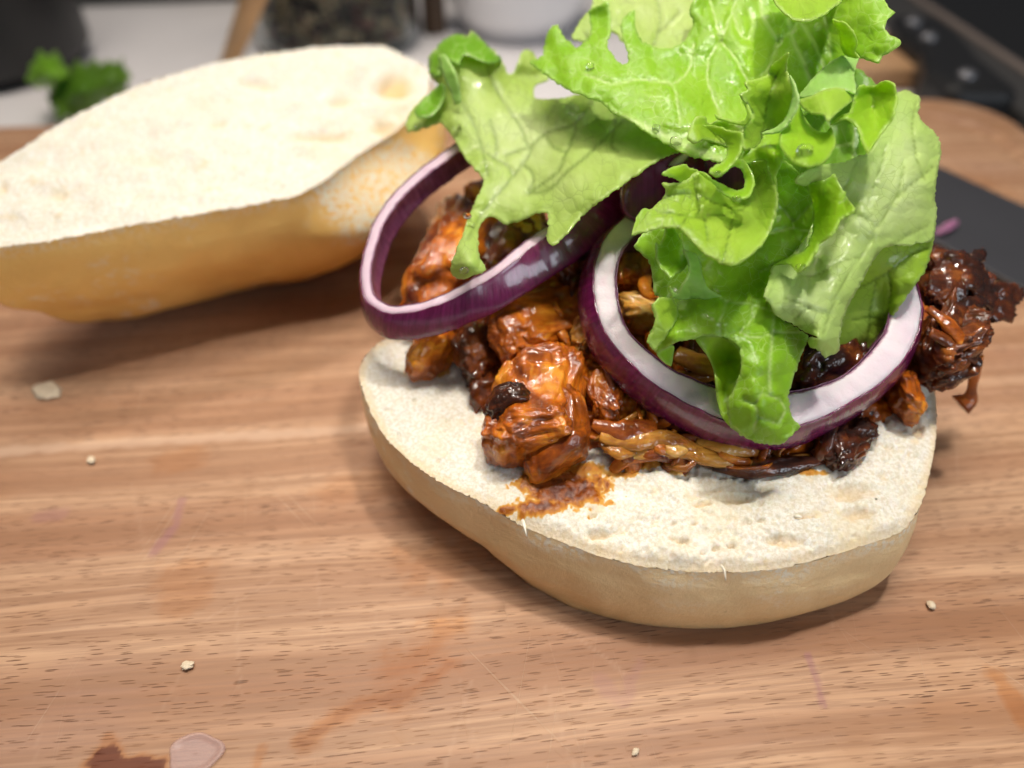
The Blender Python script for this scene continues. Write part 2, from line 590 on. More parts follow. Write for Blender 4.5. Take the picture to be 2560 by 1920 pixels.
# beech wood
k = NT("beech_wood")
co = k.n("TexCoord").outputs[3]
co = k.mapping(co, rot=(0, 0, -math.radians(5.5)))
wv = k.n("TexNoise", Vector=k.mapping(co, scale=(3.0, 12.0, 1)), Scale=1.0, Detail=3.0)
warp = k.n("VectorMath", _operation="SCALE", i0=k.n("VectorMath", _operation="SUBTRACT", i0=wv.outputs[1], i1=(0.5, 0.5, 0.5)), Scale=0.018).outputs[0]
warp = k.n("VectorMath", _operation="MULTIPLY", i0=warp, i1=(0.0, 1.0, 0.0)).outputs[0]
wc = k.n("VectorMath", _operation="ADD", i0=co, i1=warp).outputs[0]
bands = k.noise(k.mapping(wc, scale=(2.2, 75.0, 1)), 1.0, 4, 0.55)
fineg = k.noise(k.mapping(wc, scale=(40.0, 1300.0, 1)), 1.0, 4, 0.6)
broad = k.noise(k.mapping(co, scale=(4.0, 16.0, 1)), 1.0, 3)
c = k.mix(k.rng(bands, 0.36, 0.62), (0.37, 0.185, 0.100), (0.57, 0.350, 0.212))
c = k.mix(k.rng(broad, 0.4, 0.7, 0.0, 0.5), c, (0.53, 0.315, 0.185))
c = k.mix(k.rng(fineg, 0.42, 0.60, 0.0, 0.55), c, (0.30, 0.165, 0.10))
lines = k.rng(k.noise(k.mapping(wc, scale=(1.5, 48.0, 1), loc=(4, 2, 0)), 1.0, 3, 0.4), 0.60, 0.68, 0.0, 0.5)
c = k.mix(lines, c, (0.25, 0.10, 0.045))
blot = k.noise(k.mapping(co, scale=(16.0, 26.0, 1), loc=(2, 6, 0)), 1.0, 4, 0.6)
c = k.mix(k.rng(blot, 0.52, 0.72, 0.0, 0.55), c, (0.33, 0.145, 0.055))
c = k.mix(k.rng(k.noise(k.mapping(co, scale=(11.0, 20.0, 1), loc=(8, 1, 0)), 1.0, 3), 0.55, 0.72, 0.0, 0.35), c, (0.36, 0.21, 0.16))
def fleck(sx, sy, loc, a, b):
    vn = k.n("TexVoronoi", Vector=k.mapping(wc, scale=(sx, sy, 1), loc=loc), Scale=1.0)
    r_ = k.n("SeparateColor", i0=vn.outputs[1]).outputs[0]
    return k.math("MULTIPLY", k.rng(vn.outputs[0], a, b, 1.0, 0.0), k.rng(r_, 0.25, 0.55, 0.0, 1.0))


dens = k.rng(k.noise(k.mapping(co, scale=(10.0, 34.0, 1)), 1.0, 3), 0.34, 0.58, 0.5, 1.0)
fl = k.math("MAXIMUM", fleck(140.0, 2100.0, (0, 0, 0), 0.16, 0.26), fleck(165.0, 2400.0, (7, 3, 0), 0.16, 0.26))
fl = k.math("MAXIMUM", fl, fleck(120.0, 1900.0, (3, 8, 0), 0.09, 0.18))
fl = k.math("MULTIPLY", fl, dens)
c = k.mix(k.math("MULTIPLY", fl, 0.9), c, (0.10, 0.040, 0.020))


def scr(rot, sc, th, loc):
    nz = k.noise(k.mapping(k.mapping(co, rot=(0, 0, rot)), scale=sc, loc=loc), 1.0, 1, 0.4)
    return k.rng(nz, th, th + 0.03)


s = k.math("MAXIMUM", scr(1.45, (9, 1300, 1), 0.70, (0, 0, 0)), scr(0.9, (12, 1400, 1), 0.71, (3, 5, 0)))
s = k.math("MAXIMUM", s, scr(1.85, (9, 1200, 1), 0.71, (9, 1, 0)))
s = k.math("MULTIPLY", s, k.rng(k.noise(co, 22.0, 2), 0.45, 0.65, 0.05, 0.4))
c = k.mix(s, c, (0.54, 0.38, 0.26))
strk = k.noise(k.mapping(wc, scale=(5.0, 260.0, 1), loc=(1, 9, 0)), 1.0, 3, 0.6)
c = k.mix(k.rng(strk, 0.40, 0.60, 0.0, 0.55), c, (0.29, 0.145, 0.075))
c = k.mix(k.attr("stain"), c, k.mix(1.0, c, k.mix(k.rng(k.attr("stain"), 0.55, 1.0), (0.92, 0.60, 0.24), (0.30, 0.09, 0.015)), "MULTIPLY"))
c = k.mix(k.math("MULTIPLY", k.attr("purple"), 0.5), c, (0.30, 0.13, 0.15))
c = k.mix(k.math("MULTIPLY", k.attr("lightline"), 0.55), c, (0.66, 0.46, 0.33))
h = k.math("SUBTRACT", k.math("MULTIPLY", fineg, 0.5), k.math("ADD", fl, k.math("MULTIPLY", s, 1.2)))
b = k.n("Bump", Height=h, Strength=0.35, Distance=0.0004)
p = k.n("BsdfPrincipled", Base__Color=c, Roughness=0.5, Normal=b)
p.inputs["Specular IOR Level"].default_value = 0.35
BEECH = k.done(p)

WORKTOP = simple("worktop_white", (0.80, 0.77, 0.78), 0.4, var=0.05)
BLACK = simple("black_plastic", (0.009, 0.009, 0.010), 0.45)
RIVET = simple("rivet_metal", (0.25, 0.25, 0.27), 0.45, 0.8)
STEEL = simple("steel", (0.50, 0.50, 0.54), 0.3, 1.0)
DARKSTEEL = simple("dark_blade", (0.036, 0.036, 0.042), 0.42, 0.0, coat=0.1)
WHITE = simple("white_ceramic", (0.80, 0.80, 0.82), 0.25, var=0.03)
DKWOOD_SHADE = simple("dark_wood_shade", (0.06, 0.032, 0.015), 0.5, var=0.5, scale=25)  # wood tone that also carries the jar's edge shadow
TANWOOD = simple("tan_wood", (0.50, 0.29, 0.12), 0.5, var=0.25, scale=30)
BOARDWOOD = simple("orange_wood", (0.56, 0.33, 0.17), 0.5, var=0.2, scale=18)
BLUEGREY = simple("blue_grey_plastic", (0.45, 0.50, 0.62), 0.35)
DARKGREY = simple("dark_grey", (0.05, 0.055, 0.05), 0.5)

# ------------------------------------------------------------------ the setting
wt = link_mesh("worktop", *box(0.1, 0.75, -0.041, 3.0, 2.2, 0.04), WORKTOP, smooth=False)
tag(wt, "pale grey white kitchen worktop behind the board", None, kind="structure")

# cutting board -------------------------------------------------------------
ang = math.radians(4.3)
E1 = np.array([math.cos(ang), math.sin(ang)])
E2 = np.array([-math.sin(ang), math.cos(ang)])
FR = np.array([0.219, 0.357])
BW, BD, BT, BR = 0.50, 0.345, 0.020, 0.032
us = np.linspace(0, 1, 720)
vs = np.linspace(0, 1, 500)
U, Vv = np.meshgrid(us * BW, vs * BD)
U, Vv = U.ravel(), Vv.ravel()


def round_corner(u, v):
    du = np.where(u < BR, (BR - u) / BR, np.where(u > BW - BR, (u - BW + BR) / BR, 0))
    dv = np.where(v < BR, (BR - v) / BR, np.where(v > BD - BR, (v - BD + BR) / BR, 0))
    su = np.where(u < BW / 2, -1, 1)
    sv = np.where(v < BD / 2, -1, 1)
    nu = du * np.sqrt(1 - dv * dv / 2)
    nv = dv * np.sqrt(1 - du * du / 2)
    both = (du > 0) & (dv > 0)
    u2 = np.where(both, np.where(su < 0, BR - nu * BR, BW - BR + nu * BR), u)
    v2 = np.where(both, np.where(sv < 0, BR - nv * BR, BD - BR + nv * BR), v)
    return u2, v2


U2, V2_ = round_corner(U, Vv)


def rr_sdf(u, v, inset, r):
    hx, hy = BW / 2 - inset - r, BD / 2 - inset - r
    qx, qy = np.abs(u - BW / 2) - hx, np.abs(v - BD / 2) - hy
    return np.hypot(np.maximum(qx, 0), np.maximum(qy, 0)) + np.minimum(np.maximum(qx, qy), 0) - r


sd = rr_sdf(U2, V2_, 0.0, BR)
gd = np.abs(rr_sdf(U2, V2_, 0.018, 0.030))
Z = -0.004 * (1 - np.sqrt(np.clip(1 - np.clip((0.004 + sd) / 0.004, 0, 1) ** 2, 0, 1)))
Z = Z - 0.0022 * np.sqrt(np.clip(1 - (gd / 0.004) ** 2, 0, 1))
XY = FR + np.outer(U2 - BW, E1) + np.outer(V2_ - BD, E2)
# stains traced on the wood: (polyline of photo points, width px, strength)
stain = np.zeros(len(XY))
purple = np.zeros(len(XY))
lightl = np.zeros(len(XY))
wn = fbm(np.stack([XY[:, 0] * 260, XY[:, 1] * 260, np.zeros(len(XY))], 1), 4)
wn2 = fbm(np.stack([XY[:, 0] * 60, XY[:, 1] * 60, np.ones(len(XY)) * 5], 1), 3)


def smear(arr, pts, w, s, soft=1.0, rough=0.5):
    q = PZ(np.array(pts, float), 0.0)[:, :2]
    bb0, bb1 = q.min(0) - 0.02, q.max(0) + 0.02
    m = np.where(((XY > bb0) & (XY < bb1)).all(1))[0]
    if len(m) == 0:
        return
    d = segdist(q, XY[m], closed=False) if len(q) > 1 else np.linalg.norm(XY[m] - q[0], axis=1)
    d = d + w * rough * (wn[m] + 0.8 * wn2[m])
    arr[m] = np.maximum(arr[m], s * sstep(w * (1 + 0.4 * soft), w * (1 - 0.6 * soft), d))


smear(stain, [(1110, 1570), (1070, 1630), (980, 1690)], 0.0042, 0.62, 1.6, 1.2)
smear(stain, [(1060, 1650), (1000, 1700)], 0.006, 0.35, 1.6, 0.8)
smear(stain, [(1130, 1660), (1020, 1735), (880, 1770), (760, 1860)], 0.0019, 0.70, 1.5, 1.2)
smear(stain, [(270, 1850), (275, 1880)], 0.0016, 0.55, 0.7, 0.8)
smear(stain, [(255, 1900), (300, 1915), (380, 1925)], 0.0026, 0.95, 0.6, 0.8)
smear(stain, [(640, 1915), (655, 1870)], 0.0008, 0.5, 0.8)
smear(stain, [(480, 1145), (420, 1155)], 0.004, 0.35, 1.0, 0.8)
smear(stain, [(450, 1440), (470, 1500)], 0.0045, 0.36, 1.0, 1.0)
smear(stain, [(1060, 1400), (1180, 1380)], 0.006, 0.34, 1.0, 1.0)
smear(stain, [(850, 1220), (980, 1200)], 0.005, 0.3, 1.0, 0.8)
smear(stain, [(2490, 1690), (2560, 1800)], 0.002, 0.6, 0.9, 1.0)
smear(purple, [(455, 1250), (440, 1310), (405, 1360), (385, 1380)], 0.0011, 1.0, 1.0, 1.0)
smear(purple, [(2020, 1640), (2040, 1700), (2060, 1760)], 0.0006, 1.0, 0.9, 0.8)
smear(purple, [(100, 1290), (150, 1285)], 0.002, 0.6)
smear(purple, [(1500, 1700), (1560, 1760), (1600, 1660)], 0.0015, 0.45, 1, 1)
smear(lightl, [(0, 1130), (400, 1100), (700, 1085), (960, 1068)], 0.0018, 0.9, 1.0, 0.5)
for _ in range(26):
    a = np.array([rng.uniform(0, 2560), rng.uniform(1000, 1900)])
    L = rng.uniform(60, 260)
    th = rng.normal(1.5, 0.35)
    smear(lightl, [tuple(a), tuple(a + L * np.array([math.cos(th), math.sin(th)]))], 0.00028, rng.uniform(0.05, 0.22), 0.9, 0.3)

nx, ny = len(us), len(vs)
top_v = np.column_stack([XY, Z])
idx = np.arange(nx * ny).reshape(ny, nx)
top_f = np.stack([idx[:-1, :-1], idx[:-1, 1:], idx[1:, 1:], idx[1:, :-1]], -1).reshape(-1, 4)
loop = np.concatenate([idx[0, :-1], idx[:-1, -1], idx[-1, :0:-1], idx[:0:-1, 0]])
low = top_v[loop].copy()
low[:, 2] = -BT
base = len(top_v)
nl = len(loop)
side_f = [(int(loop[(i + 1) % nl]), int(loop[i]), base + i, base + (i + 1) % nl) for i in range(nl)]
allv = np.vstack([top_v, low])
pad = np.zeros(nl)
board = link_mesh("cutting_board", allv, top_f.tolist() + side_f + [tuple(base + nl - 1 - i for i in range(nl))], BEECH,
                  attrs={"stain": np.append(stain, pad), "purple": np.append(purple, pad), "lightline": np.append(lightl, pad)})
tag(board, "large beech cutting board with juice groove and sauce stains under the bread", "cutting board")

# ------------------------------------------------------------------ bread rolls
def loft(rim, centre, nrm, rad_f, dep_f, steps, depth, body=None):
    """rim (N,3) -> lower shell. rad_f(s): 1 at rim .. 0 ; dep_f(s) share of depth."""
    N = len(rim)
    V, hg = [], []
    for s in np.linspace(0, 1, steps):
        r = rad_f(s)
        c = centre + 0 * rim
        rm = rim if body is None else rim + (body - rim) * float(sstep(0.0, 0.30, s))
        p = c + (rm - c) * (r if np.isscalar(r) else r[:, None])
        d = depth if np.isscalar(depth) else depth[:, None]
        p = p - nrm * d * dep_f(s)
        V.append(p)
        hg.append(np.full(N, 1 - s))
    V = np.concatenate(V)
    hg = np.concatenate(hg)
    F = []
    for j in range(steps - 1):
        for i in range(N):
            a, b = j * N + i, j * N + (i + 1) % N
            F.append((a, b, b + N, a + N))
    F.append(tuple((steps - 1) * N + i for i in range(N)))
    return V, F, hg


# bottom half: cut face outline in the photo (hidden back edge continued)
bun_rim = [(897, 925), (905, 970), (925, 1020), (960, 1085), (1010, 1135), (1080, 1188), (1140, 1220), (1205, 1248), (1300, 1296), (1414, 1340), (1528, 1380),
           (1642, 1403), (1784, 1413), (1926, 1408), (2040, 1385), (2154, 1350), (2262, 1312), (2302, 1265), (2325, 1185), (2341, 1105), (2343, 1010), (2330, 930),
           (2290, 850), (2200, 780), (2050, 725), (1800, 690), (1550, 690), (1300, 720), (1100, 780), (960, 845), (912, 885)]
A0, B0 = 0.0158, 0.078


def bun_face(xy):
    d = rays(xy)
    t = (CAM_H - A0) / (B0 * d[:, 1] - d[:, 2])
    return np.array([0, 0, CAM_H]) + d * t[:, None]


bv, bf, bed = triangulate(bun_rim, 5.0, jag=2.2, seed=12)
bp = bun_face(bv)
ew = sstep(0, 30, bed)
nz = fbm(np.column_stack([bp[:, :2] * 900, np.zeros(len(bp))]), 4)
nz2 = fbm(np.column_stack([bp[:, :2] * 120, np.ones(len(bp)) * 3]), 3)
nz3 = fbm(np.column_stack([bp[:, :2] * 420, np.ones(len(bp)) * 8]), 3)
bp[:, 2] -= 0.0016 * (1 - sstep(0, 34, bed)) ** 2 * sstep(1200, 1330, bv[:, 1])
bp[:, 2] += ew * (0.25 + 0.75 * sstep(1250, 1500, bv[:, 0])) * (0.00045 * nz + 0.0013 * nz2 - 0.0005 * np.maximum(nz3 - 0.12, 0) * 3) + (1 - sstep(0, 60, bed)) * -0.0006
holes = [(1840, 1250, 60, 16), (2130, 1230, 75, 26), (1960, 1345, 55, 15), (2150, 1280, 45, 16), (1760, 1260, 30, 10), (2295, 1075, 22, 26), (1500, 1330, 40, 10), (2020, 1290, 36, 9), (1700, 1350, 30, 8)]
tan = np.zeros(len(bp))
for _ in range(150):
    px_, py_ = rng.uniform(930, 2320), rng.uniform(880, 1400)
    if not inside(np.array(bun_rim, float), np.array([[px_, py_]]))[0]:
        continue
    w_ = rng.uniform(5, 17) * (1.0 if px_ > 1400 else 0.6)
    h_ = w_ * rng.uniform(0.35, 0.7)
    near = np.where((np.abs(bv[:, 0] - px_) < 2.2 * w_) & (np.abs(bv[:, 1] - py_) < 2.5 * w_))[0]
    r = np.hypot((bv[near, 0] - px_) / w_, (bv[near, 1] - py_) / h_) + 0.5 * nz[near]
    m = sstep(1.0, 0.3, r) * sstep(8, 20, bed[near])
    bp[near, 2] -= rng.uniform(0.0006, 0.0016) * m
    tan[near] = np.maximum(tan[near], rng.uniform(0.1, 0.4) * m)
for hx, hy, hw, hh in holes:
    r = np.hypot((bv[:, 0] - hx) / hw, (bv[:, 1] - hy) / hh) + 0.3 * nz2 + 0.15 * nz
    m = sstep(1.1, 0.35, r)
    bp[:, 2] -= 0.0013 * m
    tan = np.maximum(tan, 0.5 * m)
tan = np.maximum(tan, 0.55 * (1 - sstep(0, 26, bed + 12 * nz2)))
sn8 = fbm(np.column_stack([bv / 9.0, np.ones(len(bv))]), 2)
sn = fbm(np.column_stack([bv / 26.0, np.zeros(len(bv))]), 4)
sauce = np.zeros(len(bp))
for sx, sy, sw, sh, ss in [(1410, 1222, 125, 55, 0.95), (1350, 1266, 85, 22, 0.75), (1265, 1268, 40, 10, 0.7), (1450, 1175, 90, 20, 0.40), (1600, 1165, 70, 14, 0.4), (1380, 1170, 60, 24, 0.5), (1560, 1188, 60, 10, 0.35),
                           (1700, 1180, 40, 9, 0.25), (1060, 930, 60, 20, 0.35), (2010, 1180, 60, 9, 0.4)]:
    r = np.hypot((bv[:, 0] - sx) / sw, (bv[:, 1] - sy) / sh) + 0.75 * sn + 0.35 * sn8
    sauce = np.maximum(sauce, ss * sstep(1.15, 0.25, r))
bp[:, 2] += 0.0004 * sauce
sauce = np.clip(sauce * 1.25, 0, 1) * (0.75 + 0.5 * sstep(-0.3, 0.4, sn))
roll1 = empty("bread_roll", "bottom half of a pale white bread roll carrying the chicken, onion and lettuce", "bread roll")
link_mesh("crumb", bp, bf, CRUMB, roll1, attrs={"sauce": sauce, "tan": tan, "edge": bed})
rimxy = catmull(bun_rim, 9.0)
rim3 = bun_face(rimxy)
rim3[:, 2] -= 0.0016 * sstep(1200, 1330, rimxy[:, 1]) + 0.0006
cen = rim3.mean(0)
wgt = sstep(1130, 1350, rimxy[:, 1])
V, F, hg = loft(rim3, cen, np.array([0, 0, 1.0]),
                lambda s: 1.0 + (0.004 + 0.043 * wgt) * math.sin(math.pi * (s ** 1.0) * 0.72) - (0.035 + 0.22 * (1 - wgt)) * max(0, s - 0.45) ** 1.5 * 2.4,
                lambda s: s, 26, rim3[:, 2] - 0.0004)
n1 = fbm(V * 55, 3)
n2 = fbm(V * np.array([60, 60, 260]) + 9, 3)
out = V - cen
out[:, 2] = 0
out /= np.linalg.norm(out, axis=1)[:, None] + 1e-9
fade = np.clip((1 - hg) * 6, 0, 1)
V = V + out * ((0.0009 * n1 + 0.0003 * n2) * fade)[:, None]
V[:, 2] = np.maximum(V[:, 2], 0.0003)
# a long pressed crease along the front left side
link_mesh("crust", V, F, CRUST_LOW, roll1, attrs={"hgt": hg, "flour": np.clip(1 - (1 - hg) * 5.5 + 1.6 * n1, 0, 1) * 1.0 + 0.25 * sstep(0.15, 0.0, np.abs(hg - 0.55)) * (n1 > 0.1)})

# top half, lying upside down --------------------------------------------------
pA = PT([(467, 539)], 0.1934)[0]
pB = PT([(830, 112)], 0.2485)[0]
pC = PT([(0, 400)], 0.1987)[0]
nB = np.cross(pB - pA, pC - pA)
nB /= np.linalg.norm(nB)
if nB[2] < 0:
    nB = -nB
FACE2 = PLANE(pA, nB)
top_rim = [(-70, 628), (-105, 590), (-110, 520), (-70, 448), (0, 405), (52, 373), (155, 306), (259, 254), (363, 207), (467, 176), (570, 150), (690, 132), (793, 118), (959, 116), (1011, 140),
           (1068, 171), (1075, 218), (1050, 270), (1012, 308), (985, 332), (935, 362), (885, 396), (838, 432), (790, 464), (745, 487), (690, 500), (622, 514), (467, 540), (311, 566), (155, 597), (0, 618)]
bv2, bf2, bed2 = triangulate(top_rim, 9.0, jag=2.5, seed=5)
bp2 = FACE2(bv2)
ew = sstep(0, 30, bed2)
nz = fbm(bp2 * 600, 3)
nz2 = fbm(bp2 * 90 + 4, 3)
bp2 += nB * (ew * (0.0004 * nz + 0.0026 * nz2))[:, None]
tan2 = np.zeros(len(bp2))
for hx, hy, hw, hh, s in [(992, 212, 50, 36, 1.0), (850, 255, 34, 16, 0.6), (800, 345, 90, 14, 0.7), (960, 320, 40, 20, 0.6), (360, 400, 90, 20, 0.22), (145, 485, 25, 16, 0.4), (5, 470, 20, 18, 0.5), (545, 305, 30, 16, 0.35), (640, 210, 60, 12, 0.3)]:
    r = np.hypot((bv2[:, 0] - hx) / hw, (bv2[:, 1] - hy) / hh) + 0.3 * nz2
    m = sstep(1.2, 0.3, r)
    bp2 -= nB * (0.003 * m * s)[:, None]
    tan2 = np.maximum(tan2, s * m)
roll2 = empty("bread_roll", "golden top half of the bread roll lying upside down at the left, cut side up", "bread roll")
link_mesh("crumb", bp2, bf2, CRUMB, roll2, attrs={"sauce": np.zeros(len(bp2)), "tan": tan2})
rx2 = catmull(top_rim, 14.0)
rim2 = FACE2(rx2)
cen2 = rim2.mean(0)
body_out = catmull([(-70, 628), (-105, 590), (-110, 520), (-70, 448), (0, 405), (52, 373), (155, 306), (259, 254), (363, 207), (467, 176), (570, 150), (690, 132), (793, 118), (959, 116), (1011, 140), (1070, 171), (1098, 225), (1100, 290), (1080, 350), (1040, 405), (975, 455), (890, 488), (800, 505),
                    (700, 512), (622, 520), (467, 545), (311, 572), (155, 602), (0, 622)], 4.0)
c2d = rx2.mean(0)
aB = np.arctan2(*(body_out - c2d).T[::-1])
oB = np.argsort(aB)
aR = np.arctan2(*(rx2 - c2d).T[::-1])
bx = np.stack([np.interp(aR, np.r_[aB[oB] - 2 * math.pi, aB[oB], aB[oB] + 2 * math.pi], np.tile(body_out[oB, q], 3)) for q in (0, 1)], 1)
body2 = FACE2(bx)
dmax = 0.053
V, F, hg = loft(rim2, cen2, nB,
                lambda s: (max(0.0, 1 - s ** 2.6)) ** 0.62 * (1 + 0.05 * math.sin(math.pi * min(1, 2 * s))),
                lambda s: s, 44, dmax, body2)
n1 = fbm(V * 32, 3)
n2 = fbm(V * 110 + 9, 3)
out = V - (cen2 - nB * 0.012)
out /= np.linalg.norm(out, axis=1)[:, None] + 1e-9
fade = np.clip((1 - hg) * 8, 0, 1)
V = V + out * ((0.0022 * n1 + 0.0005 * n2) * fade)[:, None]
# lift the right part, so that it rests on its left belly as in the photo
rr = np.clip((V[:, 0] + 0.085) / 0.06, 0, 1)
V[:, 2] += rr * 0.012 * (1 - hg) ** 2
lowest = V[:, 2].min()
V[:, 2] = np.where(V[:, 2] < 0.004, 0.0003 + np.maximum(V[:, 2] - lowest, 0) * (0.0037 / max(0.004 - lowest, 1e-4)), V[:, 2])
link_mesh("crust", V, F, CRUST_TOP, roll2, attrs={"hgt": np.clip(hg * 1.25, 0, 1), "flour": np.maximum(np.clip(1 - (1 - hg) * 14, 0, 1) * 0.5, np.tile(sstep(760, 800, rx2[:, 0]) * sstep(320, 345, rx2[:, 1]), 44) * sstep(0.66, 0.74, hg + 0.10 * n1) * 1.6)})
# ------------------------------------------------------------------ chicken
def chunk(label, a, b, w, h, mat, seed, name="chicken_chunk", boxy=0.75, amp=0.24, fib=0.03, sub=5, cat="chicken", group="glazed chicken pieces on the roll", taper=0.0, lift=0.5):
    """a, b = (px, py, z): ends of the long axis; w across, h upward (metres)"""
    A, B = PZ([a[:2]], a[2])[0], PZ([b[:2]], b[2])[0]
    ax = B - A
    L = np.linalg.norm(ax)
    ax /= L
    up = np.array([0, -0.35, 0.95])
    up = up - ax * (up @ ax)
    up /= np.linalg.norm(up)
    sd_ = np.cross(up, ax)
    d, fc = ICO[sub]
    p = np.sign(d) * np.abs(d) ** boxy
    s = seed * 3.71
    big = fbm(d * 1.4 + s, 3)
    med = fbm(d * 3.4 + s + 7, 3)
    fibn = fbm(d * np.array([1.2, 9, 9]) + s + 3, 3)
    k_ = 1 + amp * 1.5 * big + amp * 0.8 * med + fib * fibn
    p = p * k_[:, None]
    p[:, 1:] *= (1 - taper * (p[:, :1] * 0.5 + 0.5))
    loc = p * np.array([L / 2, w / 2, h / 2])
    # bend a little
    loc[:, 2] += 0.12 * h * np.sin(p[:, 0] * 2.2 + seed)
    loc[:, 1] += 0.15 * w * np.sin(p[:, 0] * 1.7 + seed * 2)
    mat4 = np.stack([ax, sd_, up], 1)
    o = link_mesh(name, loc, fc, mat)
    M = [[*mat4[i], ((A + B) / 2)[i]] for i in range(3)] + [[0, 0, 0, 1]]
    from mathutils import Matrix
    o.matrix_world = Matrix(M)
    return tag(o, label, cat, group)


# the shredded mass under the larger pieces: a mound with its own strands
mo = [(1005, 905), (1060, 930), (1120, 925), (1180, 965), (1225, 1020), (1290, 1125), (1400, 1165), (1480, 1125), (1540, 1165), (1620, 1182), (1700, 1172), (1800, 1178), (1900, 1172), (2010, 1168), (2110, 1130), (2200, 1085), (2280, 1010), (2325, 900),
      (2310, 720), (2150, 620), (1900, 560), (1600, 540), (1400, 520), (1230, 520), (1160, 600), (1120, 720), (1070, 800), (1020, 850)]
mxy, mF, med_ = triangulate(mo, 6.5, jag=5.0, seed=9)
mz = tps([(x, y, 0.0222) for x, y in mo[::2]] + [(1200, 700, .036), (1400, 680, .037), (1300, 850, .031), (1450, 1000, .029), (1700, 1080, .027), (1700, 800, .033), (2000, 800, .033), (2150, 950, .030), (2000, 1080, .027), (1300, 1020, .028)])
mh = mz(mxy) + 0.0012 * sstep(0, 40, med_)
fd = np.column_stack([mxy / 55, np.zeros(len(mxy))])
wv_ = fbm(fd * 0.5 + 3, 2)
strand = np.sin((mxy[:, 1] * 0.9 + mxy[:, 0] * 0.25 + 120 * wv_) / 7.5 + 4 * fbm(fd + 9, 2))
mh += sstep(0, 25, med_) * (0.0022 * fbm(fd, 3) + 0.00045 * strand + 0.0006 * fbm(fd * 4, 2))
pile = empty("pulled_chicken", "shredded saucy chicken spread over the bottom roll beneath the larger glazed pieces", "chicken")
d_ = rays(mxy)
mp = np.array([0, 0, CAM_H]) + d_ * ((mh - CAM_H) / d_[:, 2])[:, None]
link_mesh("mass", mp, mF, MEAT_AMBER, pile)


def strand_mesh(P, W, flat, seed, m=8):
    C = catmull(P, 0.0007, closed=False)
    n = len(C)
    Wd = np.interp(np.linspace(0, 1, n), np.linspace(0, 1, len(W)), W)
    T = np.gradient(C, axis=0)
    T /= np.linalg.norm(T, axis=1)[:, None] + 1e-12
    S_ = np.cross(T, np.array([0.1, -0.5, 0.85]))
    S_ /= np.linalg.norm(S_, axis=1)[:, None] + 1e-12
    N_ = np.cross(S_, T)
    tw = seed + np.linspace(0, 2.0, n)
    V = []
    for j in range(m):
        a = 2 * math.pi * j / m
        ca, sa = math.cos(a), flat * math.sin(a)
        x, y = ca * np.cos(tw) - sa * np.sin(tw), ca * np.sin(tw) + sa * np.cos(tw)
        V.append(C + (S_ * x[:, None] + N_ * y[:, None]) * Wd[:, None])
    V = np.stack(V, 1).reshape(-1, 3)
    F = [(i * m + j, i * m + (j + 1) % m, (i + 1) * m + (j + 1) % m, (i + 1) * m + j) for i in range(n - 1) for j in range(m)]
    F += [tuple(range(m - 1, -1, -1)), tuple((n - 1) * m + j for j in range(m))]
    return V, F


WHITEC = simple("crumb_white", (0.84, 0.78, 0.66), 0.8, var=0.05)
for fx, fy, fdx, fdy in [(1306, 1300, 10, 26), (1804, 1414, 8, 22), (2190, 1248, -6, -18), (1985, 1290, 18, -10)]:
    q0 = bun_face(np.array([[fx, fy], [fx + fdx * .5, fy + fdy * .4], [fx + fdx, fy + fdy]], float)) + np.array([[0, 0, .0], [0, -.0008, .0004], [0, -.001, -.0004]])
    v_, f_ = strand_mesh(q0, (.00035, .0003, .00012), .6, fx)
    link_mesh("crumb_fibre", v_, f_, WHITEC, roll1)

zones = [((1080, 930), (560, 800), 24, .004), ((1150, 1500), (700, 930), 20, .002), ((1480, 2050), (1060, 1165), 46, .002), ((1560, 1680), (560, 860), 16, .008), ((1680, 1860), (870, 960), 10, .004), ((1960, 2200), (850, 960), 18, .003), ((2150, 2300), (960, 1080), 10, .002), ((1180, 1330), (900, 1010), 8, .002)]
for (xa, xb), (ya, yb), cnt, up_ in zones:
    for q in range(cnt):
        c0 = np.array([rng.uniform(xa, xb), rng.uniform(ya, yb)])
        th = rng.normal(0.15, 0.8)
        L_ = rng.uniform(60, 190)
        bend = rng.normal(0, 0.9)
        pts2, zz_ = [], []
        cur = c0.copy()
        for w_ in range(5):
            pts2.append(cur.copy())
            cur = cur + L_ / 4 * np.array([math.cos(th), math.sin(th)])
            th += bend / 4 + rng.normal(0, 0.25)
        pts2 = np.array(pts2)
        if not inside(np.array(mo, float), pts2).all():
            continue
        z_ = mz(pts2) + rng.uniform(0.0008, 0.0008 + up_) + np.array([-.0018, .0006, .001, .0006, -.0018]) + rng.normal(0, .0004, 5)
        P3 = np.array([PZ([pts2[w_]], z_[w_])[0] for w_ in range(5)])
        r0 = rng.uniform(.0006, .0017)
        v_, f_ = strand_mesh(P3, (r0 * .4, r0, r0 * rng.uniform(.7, 1.2), r0 * .9, r0 * .25), rng.uniform(.35, .8), rng.uniform(0, 3))
        link_mesh("shred", v_, f_, [MEAT_AMBER, MEAT_PALE, MEAT_AMBER, MEAT_BROWN, MEAT_PALE if ya > 1000 else MEAT_BROWN][rng.randint(5)], pile)

